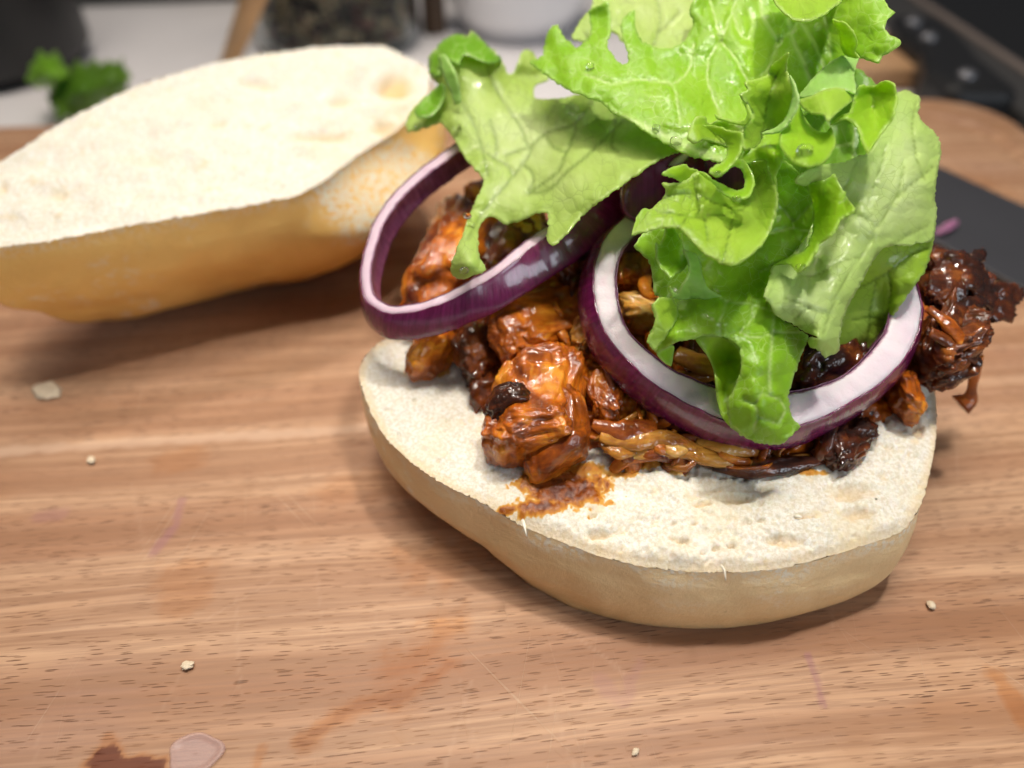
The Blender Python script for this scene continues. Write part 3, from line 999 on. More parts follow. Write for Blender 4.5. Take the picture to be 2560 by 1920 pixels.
G = "glazed chicken pieces on the roll"
chunk("tall dark amber chicken piece behind the left onion ring, under the lettuce tail", (1175, 520, .040), (1100, 800, .034), .021, .018, MEAT_AMBER, 1)
chunk("small orange chicken scrap poking up behind the left lettuce leaf", (1190, 470, .044), (1215, 530, .042), .008, .008, MEAT_AMBER, 2, sub=4)
chunk("round glossy amber chicken lump below the left onion ring", (1035, 868, .030), (1130, 905, .028), .013, .014, MEAT_AMBER, 3, boxy=0.9, amp=0.14)
chunk("long orange chicken strip in the middle between the two onion rings", (1240, 870, .034), (1500, 765, .037), .019, .013, MEAT_AMBER, 4, amp=0.15, fib=0.015, sub=6)
chunk("big blocky chicken chunk with a browned end at the front of the pile", (1330, 915, .032), (1385, 1140, .027), .021, .020, MEAT_AMBER, 5, boxy=0.6, amp=0.13, fib=0.012, sub=6)
chunk("brown chicken lump in the gap between the round lump and the front chunk", (1150, 850, .028), (1260, 930, .029), .013, .013, MEAT_RUST, 33)
chunk("orange brown piece tucked under the long orange strip", (1250, 880, .030), (1420, 850, .031), .016, .012, MEAT_AMBER, 34)
chunk("dark brown browned tip at the lower end of the front chunk", (1300, 1105, .027), (1470, 1085, .028), .016, .014, MEAT_AMBER, 6.3, boxy=0.65, amp=0.10, fib=0.01)
chunk("dark burnt curl of skin on the left of the front chunk", (1215, 1038, .033), (1332, 992, .0355), .0062, .006, MEAT_DARK, 7, boxy=0.8, amp=0.2)
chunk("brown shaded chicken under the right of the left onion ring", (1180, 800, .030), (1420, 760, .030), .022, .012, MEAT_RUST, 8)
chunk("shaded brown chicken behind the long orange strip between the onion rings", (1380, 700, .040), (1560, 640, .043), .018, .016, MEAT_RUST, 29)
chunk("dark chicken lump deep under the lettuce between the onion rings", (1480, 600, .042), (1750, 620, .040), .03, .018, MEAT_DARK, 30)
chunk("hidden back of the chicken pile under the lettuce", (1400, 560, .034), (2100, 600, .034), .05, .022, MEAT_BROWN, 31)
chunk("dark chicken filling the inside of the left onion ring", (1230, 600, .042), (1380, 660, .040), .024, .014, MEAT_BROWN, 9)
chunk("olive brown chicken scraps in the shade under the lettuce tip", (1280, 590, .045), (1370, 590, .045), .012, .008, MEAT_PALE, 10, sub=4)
chunk("knobbly amber drop of chicken at the left rim of the right onion ring", (1500, 860, .036), (1450, 800, .038), .010, .010, MEAT_PALE, 11)
chunk("thin hanging chicken shred with a dark end left of the right onion ring", (1545, 930, .034), (1505, 1045, .030), .008, .007, MEAT_AMBER, 12, taper=0.1)
chunk("yellow chicken lump inside the right onion ring beside the lettuce", (1600, 740, .042), (1600, 830, .038), .014, .012, MEAT_PALE, 13, amp=0.2)
chunk("curled amber scrap inside the top left of the right onion ring", (1570, 640, .046), (1560, 720, .043), .010, .008, MEAT_AMBER, 14)
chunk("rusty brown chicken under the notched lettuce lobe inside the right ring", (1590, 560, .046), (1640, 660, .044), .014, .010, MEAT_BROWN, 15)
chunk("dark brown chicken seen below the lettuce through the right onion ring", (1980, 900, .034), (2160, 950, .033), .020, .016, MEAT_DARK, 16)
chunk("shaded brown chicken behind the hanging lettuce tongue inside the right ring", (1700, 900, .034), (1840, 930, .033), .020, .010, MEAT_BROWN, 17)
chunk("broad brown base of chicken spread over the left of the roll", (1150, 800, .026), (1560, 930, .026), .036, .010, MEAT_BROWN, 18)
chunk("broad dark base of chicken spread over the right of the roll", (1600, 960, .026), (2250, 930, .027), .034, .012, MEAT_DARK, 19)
chunk("small orange brown scrap on the crumb left of the front chunk", (1195, 940, .026), (1225, 1010, .026), .008, .007, MEAT_BROWN, 20, sub=4)
chunk("brown glossy lump under the right end of the right onion ring", (2215, 990, .028), (2300, 975, .030), .011, .012, MEAT_AMBER, 21)
chunk("black brown sticky piece on the crumb below the right onion ring", (2040, 1135, .025), (2180, 1085, .026), .008, .008, MEAT_DARK, 22, amp=0.3)
chunk("burnt chunk jutting out past the right end of the roll, upper part", (2320, 720, .044), (2440, 700, .043), .014, .010, MEAT_DARK, 23, amp=0.28)
chunk("streaky red brown chicken jutting right beside the right onion ring", (2310, 800, .040), (2430, 880, .037), .018, .016, MEAT_RUST, 24, fib=0.2)
chunk("darkened lower edge of the chicken beyond the right onion ring", (2310, 900, .035), (2440, 900, .035), .010, .009, MEAT_DARK, 25)


def shred(label, pts, widths, mat, name="chicken_shred", flat=0.5, seed=0, group="chicken shreds", cat="chicken"):
    P = np.array([PZ([p[:2]], p[2])[0] for p in pts])
    C = catmull(P, 0.0006, closed=False)
    W = np.interp(np.linspace(0, 1, len(C)), np.linspace(0, 1, len(widths)), widths)
    T = np.gradient(C, axis=0)
    T /= np.linalg.norm(T, axis=1)[:, None] + 1e-12
    up = np.array([0, -0.5, 0.85])
    S_ = np.cross(T, up)
    S_ /= np.linalg.norm(S_, axis=1)[:, None] + 1e-12
    N_ = np.cross(S_, T)
    m = 12
    V = []
    for j in range(m):
        a = 2 * math.pi * j / m
        nn = 1 + 0.35 * fbm(np.column_stack([C * 220 + seed, ]) + 3 * np.array([math.cos(a), math.sin(a), seed]), 2)
        V.append(C + S_ * (W * math.cos(a) * nn)[:, None] + N_ * (W * flat * math.sin(a) * nn)[:, None])
    V = np.stack(V, 1)
    n = len(C)
    F = [(i * m + j, i * m + (j + 1) % m, (i + 1) * m + (j + 1) % m, (i + 1) * m + j) for i in range(n - 1) for j in range(m)]
    F += [tuple(range(m - 1, -1, -1)), tuple((n - 1) * m + j for j in range(m))]
    return tag(link_mesh(name, V.reshape(-1, 3), F, mat), label, cat, group)


GS = "chicken shreds along the lower edge of the right onion ring"
shred("pale curved shred leaving the front chunk under the right ring", [(1500, 1090, .031), (1570, 1105, .030), (1660, 1095, .030), (1760, 1130, .028)], (.001, .0020, .0018, .0008), MEAT_PALE, seed=1, group=GS)
shred("broad translucent shred curving below the right onion ring", [(1510, 1120, .028), (1600, 1130, .028), (1700, 1125, .028), (1800, 1150, .027), (1880, 1160, .026)], (.001, .0016, .0019, .0017, .0008), MEAT_PALE, seed=2, group=GS)
shred("brown looped shred touching the crumb under the ring", [(1530, 1180, .024), (1575, 1140, .027), (1650, 1130, .028), (1680, 1150, .026), (1660, 1175, .024)], (.001, .0018, .002, .0016, .001), MEAT_AMBER, seed=3, group=GS)
shred("short upright orange shred standing on the crumb", [(1575, 1130, .028), (1580, 1165, .025), (1570, 1185, .0235)], (.0022, .002, .001), MEAT_AMBER, seed=4, group=GS)
shred("amber shred beside the hanging shred, left of the ring", [(1480, 1060, .032), (1550, 1080, .031), (1640, 1070, .031)], (.001, .0028, .0015), MEAT_AMBER, seed=5, group=GS)
shred("dark sauce soaked shred below the middle of the ring", [(1780, 1165, .025), (1880, 1172, .025), (1980, 1160, .025), (2060, 1150, .025)], (.001, .0022, .002, .001), MEAT_DARK, seed=6, group=GS)
shred("brown shred tip on the crumb just left of the ring's lowest point", [(1690, 1140, .027), (1715, 1165, .0245), (1705, 1185, .0235)], (.002, .0018, .0006), MEAT_BROWN, seed=7, group=GS)
SHN = ["leftmost thin pale", "leftmost amber", "short pale", "first brown", "middle pale", "middle amber", "long pale", "second brown", "rightmost pale"]
for q in range(9):
    x0_, y0_ = 1510 + q * 36 + rng.uniform(-15, 15), 1085 + rng.uniform(-18, 30)
    L_ = rng.uniform(110, 220)
    shred("%s shred in the tangle below the wide onion ring" % SHN[q], [(x0_, y0_, .029), (x0_ + L_ * .35, y0_ + rng.uniform(5, 28), .029), (x0_ + L_ * .7, y0_ + rng.uniform(0, 35), .028), (x0_ + L_, y0_ + rng.uniform(10, 55), .026)],
          (.0006, rng.uniform(.0010, .0018), rng.uniform(.0010, .0018), .0005), [MEAT_PALE, MEAT_AMBER, MEAT_PALE, MEAT_BROWN][q % 4], seed=20 + q, group=GS)
shred("long thin shred dangling off the right side with a dark knob end", [(2448, 890, .033), (2435, 950, .027), (2422, 995, .022), (2400, 1012, .0205)], (.0012, .0014, .0013, .0028), MEAT_AMBER, seed=8)
shred("thin brown splinter lying on the crumb left of the round lump", [(985, 893, .0245), (1010, 890, .0255), (1035, 882, .027)], (.0005, .0008, .0008), MEAT_DARK, seed=9)
shred("fibrous orange shred on the streaky chicken at the far right", [(2320, 770, .046), (2370, 810, .045), (2420, 870, .042)], (.001, .0016, .001), MEAT_AMBER, seed=10)
shred("second fibrous shred alongside it at the far right", [(2325, 830, .044), (2380, 860, .042), (2440, 900, .038)], (.001, .0018, .001), MEAT_RUST, seed=11)
shred("pale onion like strip inside the right ring behind the lettuce tongue", [(1690, 885, .040), (1740, 905, .040), (1810, 930, .039)], (.0018, .0022, .0015), MEAT_PALE, seed=12)
shred("small curled cooked strip by the lettuce inside the right ring", [(1622, 690, .047), (1612, 715, .047), (1625, 738, .046), (1640, 730, .046)], (.001, .0016, .0014, .001), MEAT_AMBER, seed=13)
shred("thin stringy shred at the top left inside the right ring", [(1556, 620, .049), (1548, 660, .048), (1552, 700, .046)], (.0005, .0008, .0006), MEAT_AMBER, seed=14)


# ------------------------------------------------------------------ sheets traced with their own depth (leaves, burnt lace)
DEPTH = {}


def sheet(name, outline, ctrl, mat, parent=None, veins=(), vw=4.5, ruffle=1.0, spacing=7.0, thick=0.0003, holes=(), jag=1.2, seed=0, relief=1.0, label=None):
    if name in ("frill", "blade") and jag < 1.3:
        jag = jag * 1.5 + 0.5
    xy, F, ed = triangulate(outline, spacing, holes, jag, seed)
    DEPTH[seed] = tps([(x, y, d / 1000.0) for x, y, d in ctrl])
    t = tps([(x, y, d / 1000.0) for x, y, d in ctrl])(xy)
    s = seed * 5.3
    edge = 1 - sstep(0, 8, ed)
    t = t + ruffle * 0.0016 * (1 - sstep(0, 90, ed)) * fbm(np.column_stack([xy / 75, np.full(len(xy), s)]), 2)
    t = t + relief * 0.0008 * fbm(np.column_stack([xy / 75, np.full(len(xy), s + 3)]), 3)
    vein = np.zeros(len(xy))
    for v in veins:
        w = vw
        if isinstance(v[0], (int, float)):
            w, v = v[0], v[1]
        c = catmull(v, 12, closed=False)
        c = c + 2.5 * np.stack([fbm(np.column_stack([c / 30, np.full(len(c), s)]), 2), fbm(np.column_stack([c / 30, np.full(len(c), s + 9)]), 2)], 1)
        d = segdist(c, xy, closed=False)
        vein = np.maximum(vein, np.exp(-(d / w) ** 2))
        t = t + relief * 0.00035 * np.exp(-(d / (w * 2.2)) ** 2)
    P = PT(xy, t)
    o = link_mesh(name, P, F, mat, parent, attrs={"vein": vein, "edge": edge, "rim": 1 - sstep(0, 85, ed)}, uv=xy / 700.0 + np.array([seed * 0.37, seed * 0.21]))
    m = o.modifiers.new("thick", "SOLIDIFY")
    m.thickness = thick
    m.offset = 0
    if label:
        o["label"] = label
    return o


lace_out = [(2322, 690), (2350, 655), (2378, 632), (2410, 640), (2428, 650), (2432, 630), (2455, 625), (2458, 640), (2445, 665), (2465, 690), (2470, 712), (2500, 706), (2535, 712), (2553, 735), (2545, 755), (2530, 768), (2522, 800), (2500, 805),
            (2478, 798), (2460, 790), (2470, 820), (2470, 860), (2450, 870), (2420, 850), (2380, 800), (2345, 760), (2318, 735)]
lace = sheet("chicken_skin", lace_out, [(2322, 690, 163), (2378, 632, 166), (2455, 625, 168), (2553, 735, 172), (2522, 800, 168), (2470, 850, 164), (2345, 760, 160), (2420, 720, 162), (2480, 740, 166)], MEAT_DARK,
             holes=[[(2408, 725), (2420, 722), (2432, 738), (2425, 745), (2412, 740)], [(2448, 770), (2462, 766), (2472, 782), (2462, 792), (2450, 786)]], thick=0.0016, jag=5.0, seed=31, ruffle=2.4, relief=2.6, spacing=6)
tag(lace, "crisp black lacy burnt skin with holes at the far right of the pile", "chicken skin")


# ------------------------------------------------------------------ onion rings
def ring(label, outer, inner, plane_pts, height, nseg=320, lean=0.0, flesh=None, lean_dir=None):
    q = [PT([p[:2]], p[2] / 1000.0)[0] for p in plane_pts]
    n = np.cross(q[1] - q[0], q[2] - q[0])
    n /= np.linalg.norm(n)
    if n[2] < 0:
        n = -n
    f = PLANE(q[0], n)
    oc, ic = f(catmull(outer, 4)), f(catmull(inner, 4))

    def resample(c):
        c2 = np.vstack([c, c[:1]])
        d = np.r_[0, np.cumsum(np.linalg.norm(np.diff(c2, axis=0), axis=1))]
        s = np.linspace(0, d[-1], nseg, endpoint=False)
        return np.stack([np.interp(s, d, c2[:, k_]) for k_ in range(3)], 1)
    o_ = resample(oc)
    i0 = resample(ic)
    # pair the inner points with the outer ones by direction from the centre
    cc = o_.mean(0)
    ex = o_[0] - cc
    ex /= np.linalg.norm(ex)
    ey = np.cross(n, ex)
    ao = np.unwrap(np.arctan2((o_ - cc) @ ey, (o_ - cc) @ ex))
    dense = np.concatenate([ic])
    ai = np.arctan2((dense - cc) @ ey, (dense - cc) @ ex)
    od = np.argsort(ai)
    ai, dense = ai[od], dense[od]
    ai = np.concatenate([ai - 2 * math.pi, ai, ai + 2 * math.pi])
    dense = np.concatenate([dense] * 3)
    am = (ao + math.pi) % (2 * math.pi) - math.pi
    i_ = np.stack([np.interp(am, ai, dense[:, k_]) for k_ in range(3)], 1)
    w = fbm(o_ * 320, 2)[:, None]
    o_ = o_ + n * w * 0.0004
    i_ = i_ + n * w * 0.0004
    rad = o_ - i_
    wl = np.linalg.norm(rad, axis=1)[:, None]
    rad = rad / np.maximum(wl, 1e-9)
    if lean_dir is not None:
        lean = (lean * np.clip(0.5 + 0.5 * (rad @ np.array(lean_dir)), 0, 1) ** 1.4)[:, None]
    # cross-section rows: start inner bottom, up the inner wall, over the cut face, (outer wall under the skin), bottom
    rows, rv = [], []
    hb = height
    for s_, z_, r_ in [(0.06, -1.0, .0), (0.0, -0.9, .0), (0.0, -0.5, .0), (0.0, -0.12, .0), (0.03, -0.03, .05), (0.12, 0.0, .22), (0.3, 0.012, .5), (0.5, 0.02, .7), (0.7, 0.02, .85), (0.86, 0.012, 1.0), (0.955, -0.01, 1.0), (0.985, -0.06, 1.0), (0.985, -0.5, 1.0), (0.97, -0.9, 1.0), (0.9, -1.0, .6)]:
        sag = 0.10 * (1 - (2 * (-z_) - 1) ** 2) if z_ < -0.05 else 0
        p = i_ + (o_ - i_) * s_ + n * hb * z_ + rad * hb * (sag + lean * z_ * s_)
        rows.append(p)
        rv.append(np.full(nseg, r_))
    m = len(rows)
    V = np.stack(rows, 1).reshape(-1, 3)
    R = np.stack(rv, 1).ravel()
    F = [(i * m + j, i * m + (j + 1) % m, ((i + 1) % nseg) * m + (j + 1) % m, ((i + 1) % nseg) * m + j) for i in range(nseg) for j in range(m)]
    th = empty("onion_ring", label, "onion ring")
    link_mesh("flesh", V, F, flesh or ONION_FLESH, th, attrs={"rad": R})
    arc = np.r_[0, np.cumsum(np.linalg.norm(np.diff(o_, axis=0), axis=1))]

    def wall(name, zs, side, mat, closed_th):
        rows = []
        for z_ in zs:
            sag = 0.10 * (1 - (2 * (-z_) - 1) ** 2) if z_ < -0.05 else 0
            basep = o_ if side > 0 else i_
            wob = fbm(basep * np.array([300, 300, 60]) + z_ * 0.7, 2)[:, None] * 0.00022
            p = basep + n * hb * z_ + rad * (hb * (sag + (lean if side > 0 else 0.0) * z_) + side * 0.00012 + wob * side)
            rows.append(p)
        m_ = len(rows)
        Vw = np.stack(rows, 1).reshape(-1, 3)
        uvw = np.stack([np.repeat(arc / 0.06, m_), np.tile(-np.array(zs), nseg)], 1)
        Fw = [(i * m_ + j, i * m_ + j + 1, ((i + 1) % nseg) * m_ + j + 1, ((i + 1) % nseg) * m_ + j) for i in range(nseg) for j in range(m_ - 1)]
        ow = link_mesh(name, Vw, Fw, mat, th, uv=uvw)
        md_ = ow.modifiers.new("thick", "SOLIDIFY")
        md_.thickness = closed_th
        md_.offset = 0
    zz = [-0.005, -0.03, -0.1, -0.22, -0.35, -0.5, -0.65, -0.8, -0.93, -1.0]
    wall("skin", zz, 1, ONION_SKIN, 0.00035)
    wall("membrane", [-0.02] + zz[1:], -1, ONION_MEMB, 0.0002)
    return th


r2_out = [(1485, 690), (1487, 735), (1499, 794), (1527, 848), (1565, 894), (1612, 940), (1682, 987), (1753, 1024), (1820, 1050), (1900, 1066), (1992, 1062), (2058, 1041), (2133, 1000), (2199, 957), (2260, 897), (2293, 831), (2303, 765), (2285, 700),
          (2230, 630), (2130, 560), (2000, 505), (1860, 480), (1740, 482), (1640, 503), (1567, 540), (1520, 585), (1495, 640)]
r2_in = [(1539, 690), (1543, 740), (1552, 785), (1576, 833), (1621, 879), (1677, 921), (1729, 945), (1790, 968), (1880, 985), (1976, 979), (2035, 968), (2091, 948), (2133, 921), (2176, 878), (2211, 831), (2225, 775), (2210, 715),
         (2160, 650), (2080, 595), (1980, 552), (1860, 530), (1750, 530), (1670, 550), (1600, 580), (1560, 620), (1545, 655)]
ring("wide red onion ring with thick white cut face at the right front, under the lettuce", r2_out, r2_in, [(1890, 1060, 147), (1485, 700, 157.5), (2303, 765, 157.5)], 0.0072, lean=-0.32)
r1_out = [(904, 678), (912, 630), (936, 555), (979, 491), (1031, 439), (1083, 399), (1138, 360), (1220, 318), (1330, 285), (1460, 275), (1600, 300), (1700, 340), (1730, 375), (1700, 410), (1620, 425), (1540, 470), (1470, 520), (1373, 585), (1329, 616), (1258, 674), (1178, 722), (1107, 757), (1039, 777), (979, 783), (940, 769), (916, 749), (906, 718)]
_o = np.array(catmull(r1_out, 6))
_n = np.roll(_o, -3, 0) - np.roll(_o, 3, 0)
_n = np.stack([_n[:, 1], -_n[:, 0]], 1) / np.linalg.norm(_n, axis=1)[:, None]
if ((_o.mean(0) - _o) * _n).sum() < 0:
    _n = -_n
r1_in = [tuple(q) for q in (_o + _n * (17 + 5 * np.abs(_n[:, :1])))[::4]]
ring("slim tilted red onion ring at the left with glossy purple outside", r1_out, r1_in, [(905, 700, 167), (1138, 360, 183), (1730, 375, 165)], 0.0058, lean=-0.90, lean_dir=(0.42, -0.90, 0), flesh=ONION_LILAC)
# a curved layer seen in the shade between the two rings
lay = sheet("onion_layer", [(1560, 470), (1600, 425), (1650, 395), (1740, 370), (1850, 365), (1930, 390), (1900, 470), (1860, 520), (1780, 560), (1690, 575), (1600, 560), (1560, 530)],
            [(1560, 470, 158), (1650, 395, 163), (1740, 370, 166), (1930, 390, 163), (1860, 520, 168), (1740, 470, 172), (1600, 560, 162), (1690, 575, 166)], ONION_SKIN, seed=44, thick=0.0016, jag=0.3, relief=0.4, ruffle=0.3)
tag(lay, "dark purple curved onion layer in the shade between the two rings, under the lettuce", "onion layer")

# ------------------------------------------------------------------ lettuce
leafA = empty("lettuce_leaf", "pale torn lettuce leaf at the left, its underside up, draped over the slim onion ring", "lettuce leaf")
outA = [(1073, 143), (1090, 122), (1115, 97), (1143, 85), (1170, 90), (1180, 78), (1207, 103), (1227, 122), (1257, 153), (1267, 183), (1283, 180), (1297, 150), (1312, 125), (1337, 137), (1353, 167), (1373, 197), (1340, 212), (1333, 225), (1340, 247),
        (1400, 247), (1467, 233), (1560, 240), (1660, 300), (1705, 365), (1687, 382), (1650, 397), (1617, 420), (1567, 453), (1533, 480), (1467, 527), (1430, 570), (1400, 602), (1377, 614), (1366, 590), (1372, 560), (1369, 533), (1338, 535),
        (1300, 552), (1264, 560), (1240, 545), (1222, 542), (1202, 560), (1196, 583), (1197, 638), (1212, 674), (1198, 684), (1154, 698), (1130, 686), (1130, 654), (1154, 594), (1174, 535), (1202, 475), (1210, 447), (1194, 431), (1170, 403), (1146, 368),
        (1127, 337), (1100, 310), (1053, 323), (1020, 330), (1015, 307), (1033, 273), (1067, 240), (1097, 213), (1077, 193), (1072, 167)]
ctlA = [(1020, 320, 186), (1075, 145, 189), (1180, 85, 193), (1257, 153, 187), (1312, 125, 190), (1373, 197, 187), (1270, 260, 181), (1250, 400, 171), (1150, 300, 178), (1090, 265, 184), (1210, 450, 168), (1264, 560, 162), (1150, 690, 154), (1170, 660, 151), (1200, 640, 155), (1174, 535, 163), (1190, 590, 158),
        (1377, 614, 149), (1467, 527, 150), (1440, 470, 155), (1617, 420, 150), (1690, 380, 152), (1500, 300, 170), (1400, 247, 178), (1567, 380, 157), (1350, 480, 163), (1300, 520, 162), (1330, 360, 172), (1160, 170, 183), (1200, 230, 181)]
sheet("blade", outA, ctlA, LET_PALE, leafA, veins=[[(1283, 443), (1320, 393), (1333, 363), (1367, 333), (1430, 315), (1470, 270)], [(1283, 443), (1267, 413), (1235, 398), (1220, 385)], [(1320, 367), (1300, 317), (1267, 267), (1233, 213), (1215, 160)],
      [(1320, 487), (1393, 433), (1417, 383), (1440, 323)], [(1320, 487), (1370, 478), (1420, 430), (1480, 380), (1560, 300)], [(1220, 440), (1205, 370), (1180, 300), (1150, 250)], [(1240, 395), (1240, 350), (1225, 300)], [(1283, 443), (1250, 480), (1215, 520), (1170, 600)],
      [(1320, 487), (1335, 450), (1325, 425), (1310, 415)], [(1367, 345), (1385, 370), (1410, 380)], [(1320, 370), (1265, 390)], [(1540, 300), (1530, 370), (1545, 380)], [(1400, 247), (1370, 300)]], vw=4.2, ruffle=1.5, seed=1)
sheet("frill", [(1074, 168), (1076, 143), (1092, 122), (1115, 98), (1143, 86), (1170, 92), (1181, 80), (1206, 104), (1226, 123), (1254, 153), (1225, 158), (1190, 148), (1160, 140), (1148, 160), (1120, 150), (1102, 160), (1096, 190), (1080, 190)],
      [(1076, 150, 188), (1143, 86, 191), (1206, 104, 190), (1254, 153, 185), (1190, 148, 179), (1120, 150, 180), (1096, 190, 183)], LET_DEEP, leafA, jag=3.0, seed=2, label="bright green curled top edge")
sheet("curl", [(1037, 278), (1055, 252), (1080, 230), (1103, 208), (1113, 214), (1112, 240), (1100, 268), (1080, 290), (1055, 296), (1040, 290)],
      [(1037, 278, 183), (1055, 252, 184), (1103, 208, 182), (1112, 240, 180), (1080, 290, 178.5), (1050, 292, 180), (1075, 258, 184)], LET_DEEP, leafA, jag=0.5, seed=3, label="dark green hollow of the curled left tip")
sheet("fold", [(1097, 140), (1112, 136), (1128, 158), (1142, 190), (1150, 225), (1150, 255), (1138, 262), (1125, 225), (1108, 190)], [(1097, 140, 180), (1128, 158, 177), (1150, 225, 176), (1138, 262, 178), (1108, 190, 179)], LET_MINT, leafA, jag=1, seed=4)

# pale leaf standing behind the upper leaf
leafC = empty("lettuce_leaf", "pale lettuce leaf standing furthest back, seen between the teeth of the upper leaf", "lettuce leaf")
outC = [(1430, 98), (1440, 70), (1455, 45), (1478, 20), (1485, -30), (1520, -70), (1760, -70), (1790, 0), (1790, 90), (1740, 140), (1660, 150), (1560, 105), (1530, 80), (1500, 95), (1462, 104)]
sheet("blade", outC, [(1430, 98, 176), (1485, -30, 182), (1760, -70, 182), (1790, 90, 172), (1660, 150, 172), (1600, 30, 178), (1560, 105, 174)], LET_PALE, leafC, veins=[[(1620, 140), (1650, 60), (1640, -20)], [(1640, 90), (1700, 30)]], vw=3.0, seed=5)

# upper bright leaf
leafB = empty("lettuce_leaf", "bright green toothed lettuce leaf at the top of the pile, reaching out of the picture", "lettuce leaf")
outB = [(1325, 157), (1345, 146), (1358, 138), (1362, 110), (1370, 80), (1392, 62), (1402, 78), (1413, 97), (1440, 118), (1463, 106), (1477, 75), (1475, 27), (1500, 13), (1520, 4), (1525, 40), (1527, 77), (1518, 117), (1535, 142), (1553, 164), (1568, 160), (1570, 140),
        (1557, 100), (1552, 70), (1560, 45), (1587, 24), (1588, 67), (1597, 92), (1630, 116), (1675, 122), (1705, 108), (1725, 80), (1735, 50), (1722, 35), (1738, -10), (1760, -70), (2180, -70), (2212, 0), (2222, 22), (2237, 32), (2220, 50), (2212, 72), (2227, 87), (2253, 107),
        (2225, 128), (2205, 140), (2195, 158), (2172, 152), (2147, 143), (2125, 155), (2090, 210), (2050, 260), (1990, 300), (1900, 330), (1860, 395), (1830, 408), (1795, 405), (1717, 387), (1667, 361), (1617, 331), (1573, 301), (1540, 287), (1497, 254), (1427, 228), (1367, 190)]
ctlB = [(1325, 157, 171), (1392, 62, 173), (1475, 30, 174), (1520, 5, 170), (1587, 27, 167), (1440, 140, 165), (1540, 200, 158), (1497, 253, 156), (1617, 330, 149.5), (1717, 387, 146), (1800, 403, 144), (1700, 250, 152), (1735, 20, 164), (1780, 170, 158), (1850, 150, 157), (1850, 330, 149), (2000, 100, 161),
        (2100, -40, 160), (2210, 60, 149), (2253, 107, 146), (2195, 157, 147), (2130, 110, 155), (1950, -60, 165), (2020, 200, 158), (1650, 160, 160), (1880, 50, 161), (1560, 110, 164)]
vB = [[(1800, 103), (1780, 17), (1765, -40)], [(1805, 103), (1818, 60), (1840, 0), (1850, -50)], [(1800, 103), (1772, 150), (1770, 210), (1800, 290)], [(1806, 110), (1840, 150), (1870, 205)], (5.0, [(1943, 103), (1905, 40), (1898, -30)]), [(1943, 103), (1985, 70), (2000, 30)],
      [(1943, 103), (1920, 170), (1900, 190)], (6.0, [(1970, 50), (1985, 110), (2010, 160), (2025, 205)]), (5.0, [(2000, 55), (2035, 110), (2062, 170)]), (4.5, [(2060, 40), (2072, 90), (2078, 140)]), (9.0, [(1560, 296), (1640, 330), (1720, 368), (1800, 398)]), [(1600, 200), (1680, 212), (1690, 240), (1700, 310)],
      [(1690, 208), (1720, 180), (1735, 110)], [(1470, 190), (1530, 210), (1600, 200)], [(1870, 100), (1880, 60), (1870, 20)], [(1870, 100), (1850, 90), (1835, 40)]]
sheet("blade", outB, ctlB, LET_BRIGHT, leafB, veins=vB, vw=3.2, ruffle=1.3, seed=6, relief=1.5)
# darker crinkled middle of the same leaf, bulging between its veins
sheet("frill", [(1937, 8), (1960, 33), (1983, 50), (2017, 54), (2050, 44), (2083, 20), (2105, 0), (2110, -60), (1925, -60), (1928, -20)], [(1937, 10, 147), (1983, 50, 143), (2050, 44, 143), (2105, 0, 148), (2020, -50, 156), (2010, 10, 148)], LET_OLIVE, leafB, seed=7, label="pale turned over flap at the top edge", jag=0.6)
sheet("frill", [(2080, 48), (2094, 50), (2115, 60), (2135, 82), (2144, 108), (2136, 128), (2150, 145), (2128, 142), (2112, 136), (2103, 112), (2097, 80)], [(2080, 50, 145), (2115, 60, 142), (2144, 108, 143), (2150, 145, 144), (2103, 110, 148), (2120, 100, 144)], LET_LIME, leafB, seed=8, jag=0.6)
sheet("frill", [(1787, 285), (1815, 296), (1845, 303), (1862, 300), (1869, 285), (1860, 262), (1848, 236), (1858, 244), (1872, 265), (1881, 290), (1866, 313), (1845, 312), (1815, 305), (1790, 296)], [(1787, 287, 146), (1845, 307, 142), (1875, 288, 139), (1850, 237, 143), (1866, 262, 141)], LET_LIME, leafB, seed=9, jag=0.3, spacing=5, ruffle=.4)
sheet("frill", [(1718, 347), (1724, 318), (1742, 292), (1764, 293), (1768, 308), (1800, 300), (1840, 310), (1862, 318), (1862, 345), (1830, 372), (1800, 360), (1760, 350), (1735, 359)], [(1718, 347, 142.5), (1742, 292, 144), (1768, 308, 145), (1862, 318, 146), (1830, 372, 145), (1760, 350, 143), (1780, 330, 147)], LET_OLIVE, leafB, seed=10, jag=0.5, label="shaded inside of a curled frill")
sheet("frill", [(1757, 313), (1775, 312), (1800, 317), (1820, 326), (1840, 328), (1857, 333), (1856, 360), (1850, 387), (1836, 407), (1818, 425), (1800, 440), (1785, 438), (1773, 427), (1787, 414), (1806, 407), (1817, 386), (1818, 365), (1805, 345), (1785, 332)],
      [(1757, 313, 142), (1800, 317, 139), (1857, 333, 136), (1850, 387, 135), (1800, 440, 133), (1773, 427, 134), (1817, 386, 139), (1785, 332, 141)], LET_LIME, leafB, seed=11, jag=0.6, spacing=5, ruffle=.6)
outF2 = [(1972, 132), (1950, 145), (1927, 163), (1917, 187), (1893, 197), (1863, 207), (1870, 223), (1850, 237), (1866, 262), (1880, 290), (1863, 312), (1853, 335), (1860, 375), (1885, 372), (1903, 355), (1907, 330), (1935, 322), (1955, 312), (1970, 283), (1984, 253), (1985, 217), (1972, 193), (1967, 165)]
